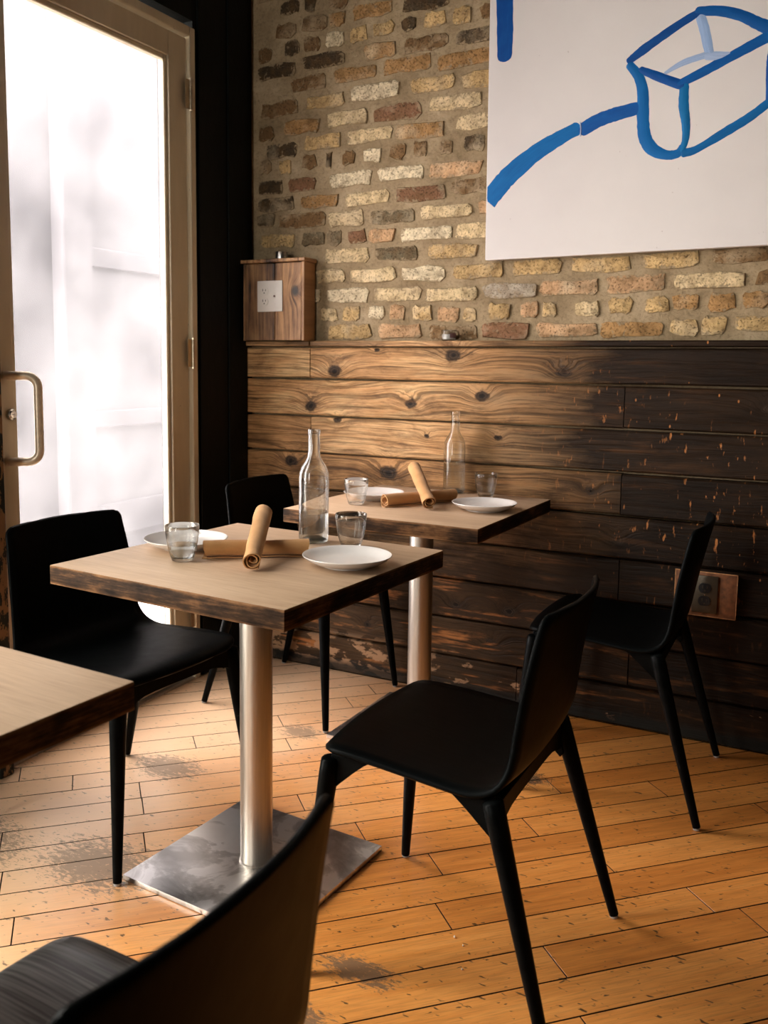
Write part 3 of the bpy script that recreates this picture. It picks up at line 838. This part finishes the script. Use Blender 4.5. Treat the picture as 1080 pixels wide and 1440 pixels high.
box('toggle_slot', (.0185, -.0032, -.012), (.0275, -.002, .012), MAT['white'], pl, .0005)
tgl = box('toggle', (.0205, -.010, -.004), (.0255, -.003, .003), MAT['label'], pl, .001)
for zz in (.030, -.030):
    box('screw', (.0208, -.0032, zz - .0022), (.0252, -.0022, zz + .0022), MAT['white'], pl, .0008)

tin = empty('tea_light', (-1.578, -.005, 1.5512), label='small grey tin tea light on top of the wooden box', cat='candle')
link('cup', lathe_me('cup', [(0, 0), (.021, 0), (.0225, .002), (.0225, .026), (.0235, .0275), (.0225, .028), (.0215, .026), (.0212, .012), (0, .012)], 32), MAT['tin'], tin)
link('wax', lathe_me('wax', [(0, .0122), (.0208, .0122), (.0208, .020), (.006, .0195), (0, .0195)], 24), MAT['wax'], tin)
vot = empty('votive', (-.905, .018, 1.2492), label='small clear glass votive candle standing on the plank ledge', cat='candle')
link('glass_cup', lathe_me('glass_cup', [(0, 0), (.022, 0), (.0245, .003), (.027, .036), (.0262, .0365), (.0248, .035), (.0228, .006), (0, .0055)], 32), MAT['glass'], vot)
link('wax', lathe_me('wax', [(0, .0062), (.0222, .0062), (.0236, .022), (.005, .0215), (0, .0215)], 24), MAT['wax'], vot)
bm = bmesh.new()
for k in range(7):
    a0 = math.radians(-62 + k * 8)
    q = [(math.cos(a0) * .0266, math.sin(a0) * .0266), (math.cos(a0 + math.radians(8)) * .0266, math.sin(a0 + math.radians(8)) * .0266)]
    vs = [bm.verts.new((*q[0], .010)), bm.verts.new((*q[1], .010)), bm.verts.new((*q[1], .026)), bm.verts.new((*q[0], .026))]
    bm.faces.new(vs)
link('sticker', finish(bm, 'sticker', 60), MAT['label'], vot)

# dark outlet low on the planks
wo = empty('wall_outlet', (-.028, -.003, .480), label='dark bronze wall outlet on a square of bare reddish wood, low on the plank wall', cat='outlet')
box('backing_board', (-.088, -.012, -.069), (.088, -.0005, .067), MAT['patch'], wo, .0015)
bm = bmesh.new()
for a, b in (((-.0885, -.0125, .0655), (.0885, -.009, .0685)), ((-.0905, -.0125, -.070), (-.0875, -.009, .0685)), ((.0875, -.0125, -.070), (.0905, -.009, .0685)), ((-.0885, -.0125, -.0712), (.0885, -.009, -.0682))):
    add_box(bm, a, b, .001)
link('scraped_edge', finish(bm, 'scraped_edge'), MAT['rim'], wo)
cv = box('cover_plate', (-.038, -.020, -.058), (.036, -.0125, .058), MAT['bronze'], wo, .003, seg=2)
for zz in (.020, -.020):
    outlet_face(cv, 0, zz, -.0035, MAT['black'], MAT['slot'], 1.05)
    slots(cv, 0, zz, -.0060, MAT['bronze'], 1.05)
link('screw', lathe_me('screw', [(0, .002), (.0022, .0015), (.003, 0), (0, 0)], 12), MAT['lock'], cv, (0, -.0036, 0), (math.pi / 2, 0, 0))

# ------------------------------------------------------------------ painting
pt = empty('painting', (-.776, BRICK_Y - .012, 1.5155), label='large white canvas with blue brushed lines of an open box, hung on the brick wall', cat='painting')
PW, PH = 2.15, 1.35
bm = bmesh.new()
add_box(bm, (0, -.030, 0), (PW, 0, PH), .0025)
cvs = link('canvas', finish(bm, 'canvas', 40), MAT['canvas'], pt, (0, 0, 0), (0, math.radians(-.42), 0))
STROKES = [
 ((0.002, 0.059, 0.263), [(-.736, 2.454, .055), (-.732, 2.333, .055), (-.728, 2.236, .055), (-.727, 2.159, .049)]),
 ((0.003, 0.132, 0.389), [(-.772, 1.706, .063), (-.737, 1.746, .063), (-.698, 1.785, .062), (-.612, 1.847, .054), (-.527, 1.889, .045), (-.485, 1.906, .042)]),
 ((0.003, 0.084, 0.326), [(-.463, 1.903, .043), (-.421, 1.923, .043), (-.381, 1.934, .042), (-.342, 1.941, .041), (-.303, 1.947, .037)]),
 ((0.340, 0.468, 0.704), [(-.13, 2.181, .027), (-.117, 2.141, .028), (-.101, 2.076, .025)]),
 ((0.383, 0.493, 0.704), [(-.223, 2.039, .009), (-.172, 2.062, .018), (-.108, 2.075, .019)]),
 ((0.408, 0.510, 0.713), [(-.107, 2.072, .025), (-.07, 2.066, .024), (-.024, 2.063, .016)]),
 ((0.003, 0.059, 0.251), [(-.331, 2.089, .02), (-.295, 2.112, .028), (-.265, 2.13, .027), (-.192, 2.171, .025), (-.135, 2.198, .022)]),
 ((0.003, 0.084, 0.301), [(-.139, 2.201, .025), (-.077, 2.191, .029), (-.02, 2.169, .03), (.023, 2.142, .033), (.055, 2.124, .036), (.078, 2.114, .034)]),
 ((0.003, 0.125, 0.376), [(-.328, 2.076, .025), (-.301, 2.04, .029), (-.286, 1.992, .034), (-.282, 1.915, .036), (-.274, 1.86, .037), (-.251, 1.823, .036), (-.212, 1.802, .029), (-.178, 1.802, .025), (-.164, 1.819, .021)]),
 ((0.004, 0.146, 0.364), [(-.167, 1.996, .026), (-.166, 1.94, .029), (-.157, 1.886, .024), (-.156, 1.841, .02), (-.165, 1.811, .018)]),
 ((0.003, 0.070, 0.294), [(-.294, 2.058, .02), (-.23, 2.025, .027), (-.176, 1.999, .027)]),
 ((0.003, 0.090, 0.326), [(-.18, 2.003, .023), (-.119, 2.027, .027), (-.042, 2.06, .028), (.045, 2.097, .031), (.080, 2.111, .031)]),
 ((0.004, 0.119, 0.338), [(-.159, 1.803, .026), (-.137, 1.805, .024), (-.108, 1.817, .021), (-.045, 1.851, .027), (.017, 1.885, .026), (.07, 1.924, .023), (.089, 1.945, .025)]),
 ((0.003, 0.070, 0.282), [(.07, 1.922, .025), (.066, 2.012, .026), (.070, 2.06, .029), (.078, 2.108, .027)]),
 ((0.527, 0.595, 0.722), [(-.473, 1.925, .004), (-.470, 1.905, .004), (-.471, 1.884, .004)]),
]
def catmull(P, n=6):
    out = []
    for i in range(len(P) - 1):
        p0, p1, p2, p3 = P[max(i - 1, 0)], P[i], P[i + 1], P[min(i + 2, len(P) - 1)]
        for k in range(n):
            t = k / n
            out.append(tuple(0.5 * (2 * b + (c - a) * t + (2 * a - 5 * b + 4 * c - d) * t * t + (3 * b - a - 3 * c + d) * t ** 3) for a, b, c, d in zip(p0, p1, p2, p3)))
    out.append(P[-1])
    return out
for si, (col, P) in enumerate(STROKES):
    C = catmull(P)
    x_lim = -.7745
    pts = []
    for x, z, w in C:
        w *= rng.uniform(.96, 1.05)
        pts.append((x, z, w))
    bm = bmesh.new()
    uvl = bm.loops.layers.uv.new('UVMap')
    NA = 4
    rows, acc = [], 0.0
    yf = -.0303
    th = .0006 + .00012 * si
    # round ends: extra stations past both ends with shrinking width
    def station(x, z, w, tx, tz):
        nx, nz = -tz, tx
        return [((x + nx * w * (j / NA - .5)), yf - (th if 0 < j < NA else 0.0), z + nz * w * (j / NA - .5)) for j in range(NA + 1)]
    st = []
    for i, (x, z, w) in enumerate(pts):
        a, b = pts[max(i - 1, 0)], pts[min(i + 1, len(pts) - 1)]
        tx, tz = b[0] - a[0], b[1] - a[1]
        l = math.hypot(tx, tz) or 1
        st.append((x, z, w, tx / l, tz / l))
    x, z, w, tx, tz = st[0]
    head = [(x - tx * w * .35 * f, z - tz * w * .35 * f, w * math.sqrt(max(.03, 1 - f * f)), tx, tz) for f in (1, .8, .45)]
    x, z, w, tx, tz = st[-1]
    tail = [(x + tx * w * .35 * f, z + tz * w * .35 * f, w * math.sqrt(max(.03, 1 - f * f)), tx, tz) for f in (.45, .8, 1)]
    if si == 1: head = []
    seq = head + st + tail
    last = None
    prev = None
    for (x, z, w, tx, tz) in seq:
        if prev is not None: acc += math.hypot(x - prev[0], z - prev[1])
        prev = (x, z)
        vs = [bm.verts.new((p[0] + .776, p[1], p[2] - 1.5155)) for p in station(x, z, w, tx, tz)]
        for v in vs:
            if v.co.x < .002: v.co.x = .002
        if last is not None:
            lv, la = last
            for j in range(NA):
                f = bm.faces.new((lv[j], lv[j + 1], vs[j + 1], vs[j]))
                for lp, uv in zip(f.loops, ((la * 6, j / NA), (la * 6, (j + 1) / NA), (acc * 6, (j + 1) / NA), (acc * 6, j / NA))):
                    lp[uvl].uv = uv
        last = (vs, acc)
    o = link('brush_stroke', finish(bm, 'brush_stroke', 60), MAT['stroke'], pt, color=col)
    if sum(col) > 1.2: o['label'] = 'pale blue brush stroke'

# ------------------------------------------------------------------ pedestal tables
TOP_H, TOP_T, TOP_S = .735, .042, .627
def tabletop_mesh():
    bm = bmesh.new()
    h = TOP_S / 2
    add_box(bm, (-h, -h, -TOP_T), (h, h, 0), .0035, 2)
    me = finish(bm, 'tabletop', 40)
    me.materials.append(MAT['top']); me.materials.append(MAT['edge'])
    for p in me.polygons:
        p.material_index = 0 if p.normal.z > .6 else 1
    return me
def pedestal_table(x, y, rz, label):
    t = empty('pedestal_table', (x, y, 0), rz, label, 'table', 'square wooden pedestal tables')
    link('tabletop', tabletop_mesh(), None, t, (0, 0, TOP_H))
    bm = bmesh.new(); add_box(bm, (-.15, -.15, -.006), (.15, .15, 0), .001)
    link('mounting_plate', finish(bm, 'mounting_plate'), MAT['black'], t, (0, 0, TOP_H - TOP_T))
    link('column', lathe_me('column', [(0, .013), (.041, .013), (.041, .016), (.0375, .018), (.0375, TOP_H - TOP_T - .0065), (0, TOP_H - TOP_T - .0065)], 40, 30), MAT['steel'], t)
    bm = bmesh.new(); add_box(bm, (-.215, -.215, .0005), (.215, .215, .0128), .002, 2)
    link('base_plate', finish(bm, 'base_plate', 40), MAT['plate_steel'], t)
    return t
pedestal_table(-.834, -1.251, -.067, 'square wooden table in the middle, steel pedestal and whole square base plate in view')
pedestal_table(-.834, -.339, -.022, 'square wooden table pushed up to the plank wall behind the middle table')
c3, s3 = math.cos(-.051), math.sin(-.051)
hx = TOP_S / 2
pedestal_table(-.525 - c3 * hx + s3 * hx, -1.989 - s3 * hx - c3 * hx, -.051, 'bare table top with nothing on it, cut off at the left edge, nearest the viewer')

# ------------------------------------------------------------------ black moulded chairs
#            x      z     half width, forward shift of the sides, lift of the sides
PROFILE = [(.238, .437, .206, -.014, .000), (.228, .446, .208, -.013, .000), (.190, .4505, .212, -.008, .001), (.100, .445, .216, .000, .003),
           (.000, .435, .218, .000, .005), (-.070, .428, .219, .000, .007), (-.112, .432, .217, .004, .009), (-.142, .452, .211, .010, .006),
           (-.161, .490, .201, .014, .002), (-.173, .550, .197, .018, .000), (-.191, .640, .192, .023, .000), (-.210, .724, .184, .026, -.002), (-.218, .757, .183, .026, -.004)]
def shell_mesh():
    fine = catmull(PROFILE, 12)
    L = [0.0]
    for a, b in zip(fine, fine[1:]): L.append(L[-1] + math.hypot(b[0] - a[0], b[1] - a[1]))
    tot = L[-1]
    def at(s):
        i = 0
        while i < len(L) - 2 and L[i + 1] < s: i += 1
        f = (s - L[i]) / (L[i + 1] - L[i])
        return [a + (b - a) * f for a, b in zip(fine[i], fine[i + 1])]
    r0, r1 = .050, .020
    ss = [0, .0012, .004, .009, .016, .025, .036, .050]
    e = [0, .0006, .002, .005, .010, .015, .020]
    mid0, mid1 = ss[-1], tot - e[-1]
    k = int((mid1 - mid0) / .017)
    ss += [mid0 + (mid1 - mid0) * i / k for i in range(1, k)] + [tot - v for v in e[::-1]]
    NT = 16
    G = []
    for s in ss:
        x, z, w, fx, lz = at(s)
        if s < r0: w -= r0 - math.sqrt(max(0, r0 * r0 - (r0 - s) ** 2))
        if tot - s < r1: w -= r1 - math.sqrt(max(0, r1 * r1 - (r1 - (tot - s)) ** 2))
        row = []
        for j in range(NT + 1):
            t = -1 + 2 * j / NT
            row.append(Vector((x + fx * t * t, w * t, z + lz * t * t)))
        G.append(row)
    NS = len(G)
    N = [[None] * (NT + 1) for _ in G]
    for i in range(NS):
        for j in range(NT + 1):
            du = G[min(i + 1, NS - 1)][j] - G[max(i - 1, 0)][j]
            dw = G[i][min(j + 1, NT)] - G[i][max(j - 1, 0)]
            N[i][j] = dw.cross(du).normalized()
    # dw is +y, du runs backwards: dw x du points up on the seat and forward on the back
    th = .0056
    bm = bmesh.new()
    T = [[bm.verts.new(G[i][j] + N[i][j] * th) for j in range(NT + 1)] for i in range(NS)]
    B = [[bm.verts.new(G[i][j] - N[i][j] * th) for j in range(NT + 1)] for i in range(NS)]
    for i in range(NS - 1):
        for j in range(NT):
            bm.faces.new((T[i][j], T[i][j + 1], T[i + 1][j + 1], T[i + 1][j]))
            bm.faces.new((B[i][j], B[i + 1][j], B[i + 1][j + 1], B[i][j + 1]))
    loop = [(0, j) for j in range(NT)] + [(i, NT) for i in range(NS - 1)] + [(NS - 1, j) for j in range(NT, 0, -1)] + [(i, 0) for i in range(NS - 1, 0, -1)]
    M_ = []
    cen = sum((v for r in G for v in r), Vector()) / (NS * (NT + 1))
    for a, (i, j) in enumerate(loop):
        pi, pj = loop[a - 1]; ni, nj = loop[(a + 1) % len(loop)]
        tg = (G[ni][nj] - G[pi][pj])
        o = N[i][j].cross(tg)
        o = o.normalized() if o.length > 1e-9 else Vector()
        ii = min(max(i, 2), NS - 3); jj = min(max(j, 2), NT - 2)
        if o.dot(G[i][j] - G[ii][jj]) < 0: o = -o
        M_.append(bm.verts.new(G[i][j] + o * .0042))
    for a, (i, j) in enumerate(loop):
        b = (a + 1) % len(loop); k_, l_ = loop[b]
        bm.faces.new((T[i][j], M_[a], M_[b], T[k_][l_])); bm.faces.new((B[i][j], B[k_][l_], M_[b], M_[a]))
    return finish(bm, 'moulded_shell', 75)
def leg_mesh(a, b):
    a, b = Vector(a), Vector(b)
    bm = bmesh.new()
    d = b - a
    pts = [a - d * .012, a - d * .008, a, a + d * .06, a + d * .25, a + d * .6, b]
    rad = [(.009, .012), (.015, .019), (.0175, .0225), (.0180, .0230), (.0165, .0200), (.0135, .0155), (.0098, .0105)]
    add_tube(bm, pts, rad, 16)
    return finish(bm, 'leg', 50)
LEGS = [((.208, s * .192, .425), (.2475, s * .240, .007)) for s in (1, -1)] + [((-.122, s * .209, .428), (-.243, s * .243, .007)) for s in (1, -1)]
def prism_part(name, poly, axis, a, b, parent):
    bm = bmesh.new()
    add_prism(bm, poly, axis, a, b)
    bmesh.ops.bevel(bm, geom=list(bm.edges), offset=.002, segments=1, affect='EDGES', clamp_overlap=True)
    return link(name, finish(bm, name, 40), MAT['frame'], parent)
def chair_frame(c):
    # front and rear aprons between the legs, arched underneath
    for nm, x, zt, yw, d in (('front_apron', .205, .436, .178, .058), ('rear_apron', -.118, .423, .190, .052)):
        arch = []
        for k in range(13):
            t = 1 - 2 * k / 12
            arch.append((yw * t, zt - d + .020 * (1 - abs(t) ** 5)))
        prism_part(nm, [(-yw, zt), (yw, zt)] + arch, 0, x - .011, x + .011, c)
    # brackets that flare from the legs up under the seat
    for s in (1, -1):
        y = s * .200
        prism_part('bracket', [(-.118, .431), (-.040, .4275), (-.075, .405), (-.128, .352), (-.136, .365)], 1, y - .010, y + .010, c)
        y = s * .186
        prism_part('bracket', [(.205, .438), (.120, .437), (.150, .418), (.196, .372), (.212, .385)], 1, y - .010, y + .010, c)
def make_chair():
    c = empty('dining_chair')
    link('moulded_shell', shell_mesh(), MAT['shell'], c)
    chair_frame(c)
    gl = None
    for a, b in LEGS:
        l = link('leg', leg_mesh(a, b), MAT['frame'], c)
        if gl is None: gl = lathe_me('glide', [(0, 0), (.0075, 0), (.0088, .0015), (.0088, .0064), (0, .0064)], 16)
        link('glide', gl, MAT['glide'], l, (b[0], b[1], .0004))
    return c
chair0 = make_chair()
CHAIRS = [(-.2975, -1.286, 180, 'black chair right of the middle table, front and centre with its whole seat in view'),
          (-.201, -.331, 181.2, 'black chair at the right of the wall table, back before the dark outlet'),
          (-1.285, -1.214, -4.7, 'black chair left of the middle table, its broad back before the glass door'),
          (-1.318, -.268, -1.5, 'black chair left of the wall table, in the dark corner by the door'),
          (-.302, -2.348, 180, 'black chair cut off by the bottom edge, nearest the viewer')]
for i, (x, y, a, lab) in enumerate(CHAIRS):
    c = chair0 if i == 0 else copy_tree(chair0)
    c.location = (x, y, 0); c.rotation_euler = (0, 0, math.radians(a))
    tag(c, lab, 'chair', 'black dining chairs at the tables')
    if i == 4:      # this seat gets grey grain, the door glare painted into its colour
        sh = [o for o in c.children if o.name.startswith('moulded_shell')][0]
        sh.data = sh.data.copy()
        sh.data.materials.append(MAT['seat_glare'])
        for p in sh.data.polygons:
            if p.normal.z > .80 and p.center.x > -.10: p.material_index = 1
        sh['label'] = 'black moulded shell with an open grained seat, door glare painted on in grey'

# ------------------------------------------------------------------ things on the tables
TZ = TOP_H + .0004
plate_me = lathe_me('dinner_plate', [(0, .0035), (.050, .0035), (.052, 0), (.055, 0), (.057, .003), (.075, .008), (.090, .0165), (.0965, .0222), (.0975, .0235), (.0970, .0246), (.0955, .0245),
                                     (.088, .0190), (.074, .0120), (.062, .0088), (.040, .0078), (0, .0076)], 64, 40)
for x, y, lab in ((-.618, -1.217, 'round white plate near the right corner of the middle table'),
                  (-1.034, -1.249, 'round white plate behind the half full tumbler on the middle table'),
                  (-1.008, -.334, 'round white plate behind a tumbler at the left end of the wall table'),
                  (-.624, -.354, 'round white plate at the right end of the wall table')):
    o = link('dinner_plate', plate_me, MAT['china'], None, (x, y, TZ))
    tag(o, lab, 'plate', 'white plates laid on the tables')

GO = [(0, 0), (.0205, 0), (.0235, .0015), (.0265, .010), (.0310, .025), (.0348, .045), (.0368, .062), (.0380, .0785)]
GI = [(.0374, .0793), (.0364, .0785), (.0350, .062), (.0330, .045), (.0292, .025), (.0245, .011), (.018, .0085), (0, .0080)]
glass_me = lathe_me('tumbler', GO + GI, 48, 50)
def water_me(inner, z):
    prof = [(0, inner[-1][1] - .0003)]
    for r, h in inner[::-1][1:]:
        if h >= z: break
        prof.append((r + .0004, h - (.0003 if len(prof) < 2 else 0)))
    # radius at the surface
    P = inner[::-1]
    for (ra, ha), (rb, hb) in zip(P, P[1:]):
        if ha <= z <= hb and hb > ha:
            prof.append((ra + (rb - ra) * (z - ha) / (hb - ha) + .0004, z)); break
    prof.append((0, z))
    return lathe_me('water', prof, 48, 50)
gwater = water_me(GI, .036)
for x, y, w, lab in ((-.953, -1.362, 1, 'clear tumbler half full of water at the front left of the middle table'),
                     (-.708, -1.036, 0, 'empty clear tumbler beside the bottle on the middle table'),
                     (-1.003, -.464, 0, 'clear tumbler in front of the plate at the left end of the wall table'),
                     (-.712, -.105, 0, 'clear tumbler behind the plate at the right end of the wall table')):
    o = link('water_tumbler', glass_me, MAT['glass'], None, (x, y, TZ))
    tag(o, lab, 'glass', 'clear tumblers on the tables')
    if w: link('water', gwater, MAT['water'], o)

BO = [(0, .014), (.012, .013), (.024, .004), (.030, 0), (.0342, .002), (.0362, .010), (.0365, .022), (.0365, .158), (.0350, .172), (.0300, .186), (.0225, .197), (.0168, .207), (.0146, .220), (.0138, .258),
      (.0138, .2625), (.0152, .2635), (.0152, .2735), (.0142, .2755)]
BI = [(.0108, .2755), (.0100, .270), (.0105, .222), (.0135, .206), (.0200, .194), (.0275, .183), (.0325, .170), (.0340, .158), (.0340, .022), (.0325, .010), (.028, .006), (.0235, .0075), (.012, .0165), (0, .0175)]
bottle_me = lathe_me('bottle', BO + BI, 56, 50)
BWI = [b for b in BI if b[1] > .0055]
for x, y, lv, lab in ((-.815, -1.031, .072, 'clear glass water bottle on the middle table, mist and droplets inside'),
                      (-.842, -.062, .100, 'clear glass water bottle on the wall table against the planks')):
    o = link('water_bottle', bottle_me, MAT['glass'], None, (x, y, TZ))
    tag(o, lab, 'bottle', 'glass water bottles on the tables')
    # the water: follows the punt, stops at LV
    prof = [(0, .0172), (.012, .0162), (.0235, .0072), (.028, .0057), (.0329, .0098), (.0344, .022), (.0344, lv), (0, lv)]
    link('water', lathe_me('water', prof, 56, 50), MAT['water'], o)
    if lv < .08:
        bm = bmesh.new()
        for k in range(150):        # droplets clinging inside, thick on the side away from the door
            a = math.radians(rng.gauss(-15, 26)); z = rng.uniform(.03, .166)
            r = rng.uniform(.0006, .0015)
            m = Matrix.Translation((.0338 * math.cos(a), .0338 * math.sin(a), z)) @ Matrix.Diagonal((.7, 1, 1.15, 1))
            bmesh.ops.create_icosphere(bm, subdivisions=1, radius=r, matrix=m)
        d = link('droplets', finish(bm, 'droplets', 80), MAT['water'], o, kind='stuff')

def napkin_mesh(L, R, turns, seed):
    """a cloth rolled up on itself: a spiral band swept along x from -L/2 to L/2, flattened a little where it lies"""
    g = random.Random(seed)
    NA, NL = 44, 16
    th = .0026
    bm = bmesh.new()
    ph = g.uniform(0, 6)
    rows_o, rows_i = [], []
    for i in range(NL + 1):
        u = i / NL
        # layers end raggedly
        ro, ri = [], []
        for k in range(NA + 1):
            f = k / NA
            a = -math.pi / 2 - .6 + f * turns * 2 * math.pi
            ra = R * (1 - .62 * f)
            ra *= 1 + .05 * math.sin(5 * u + ph) + .035 * math.sin(11 * u + 2 * a + ph) + .02 * math.sin(23 * u + a * 3)
            xx = -L / 2 + L * u + (.5 - u) * 2 * (.008 * f + .003 * math.sin(a * 1.5 + ph))
            for lst, r in ((ro, ra), (ri, ra - th)):
                z = r * math.sin(a)
                if z < -R * .86: z = -R * .86 + (z + R * .86) * .15
                lst.append(bm.verts.new((xx, r * math.cos(a) * 1.04, z)))
        rows_o.append(ro); rows_i.append(ri)
    for i in range(NL):
        for k in range(NA):
            bm.faces.new((rows_o[i][k], rows_o[i + 1][k], rows_o[i + 1][k + 1], rows_o[i][k + 1]))
            bm.faces.new((rows_i[i][k], rows_i[i][k + 1], rows_i[i + 1][k + 1], rows_i[i + 1][k]))
        for k in (0, NA):
            bm.faces.new((rows_o[i][k], rows_i[i][k], rows_i[i + 1][k], rows_o[i + 1][k]))
    for i in (0, NL):
        for k in range(NA):
            bm.faces.new((rows_o[i][k], rows_o[i][k + 1], rows_i[i][k + 1], rows_i[i][k]))
    return finish(bm, 'rolled_napkin', 60)
R_N = .0225
def napkin(a, b, seed, lab, roll=0.0, turns=2.3):
    a, b = Vector(a), Vector(b)
    d = b - a
    o = link('rolled_napkin', napkin_mesh(d.length, R_N, turns, seed), MAT['cloth'], None)
    x = d.normalized(); y = Vector((0, 0, 1)).cross(x).normalized(); z = x.cross(y)
    m = Matrix((x, y, z)).transposed().to_4x4(); m.translation = (a + b) / 2
    o.matrix_world = m
    tag(o, lab, 'napkin', 'rolled tan napkins crossed on the tables')
zl = TOP_H + R_N * .905
napkin((-.930, -1.318, zl), (-.737, -1.181, zl), 3, 'tan napkin roll lying flat under another on the middle table')
napkin((-.757, -1.376, zl + .002), (-.866, -1.170, zl + .069), 5, 'tan napkin roll propped across the other on the middle table')
napkin((-.905, -.468, zl), (-.768, -.236, zl), 8, 'tan napkin roll lying flat under another on the wall table')
napkin((-.760, -.450, zl + .002), (-.898, -.262, zl + .083), 11, 'tan napkin roll propped across the other on the wall table')

# ------------------------------------------------------------------ crumbs and straw on the floor
bm = bmesh.new()
for k in range(46):
    a = rng.uniform(0, math.pi); l = rng.uniform(.012, .045)
    x, y = rng.gauss(-.415, .030), rng.gauss(-.512, .022)
    c = Vector((math.cos(a) * l / 2, math.sin(a) * l / 2, rng.uniform(-.0005, .004)))
    z0 = .0016 + rng.uniform(0, .006)
    add_tube(bm, [(x - c.x, y - c.y, z0), (x + c.x * .2, y + c.y * .2, z0 + .002), (x + c.x, y + c.y, max(.001, z0 + c.z))], .0006, 4)
st = link('broom_straw', finish(bm, 'broom_straw'), MAT['straw'], kind='stuff')
tag(st, 'little tuft of dark straw on the floor by a chair foot', 'straw')
for x, y, r, lab in ((-.325, -1.275, .0028, 'largest white crumb on the floor, between the legs of the front chair'), (-.30, -1.292, .0022, 'middle one of three white crumbs on the floor'), (-.275, -1.36, .002, 'smallest white crumb, nearest the bottom edge of the photo')):
    bm = bmesh.new(); bmesh.ops.create_icosphere(bm, subdivisions=1, radius=r)
    for v in bm.verts: v.co *= 1 + rng.uniform(-.25, .25)
    o = link('crumb', finish(bm, 'crumb', 80), MAT['crumb'], None, (x, y, r * .9))
    tag(o, lab, 'crumb', 'crumbs on the floor')
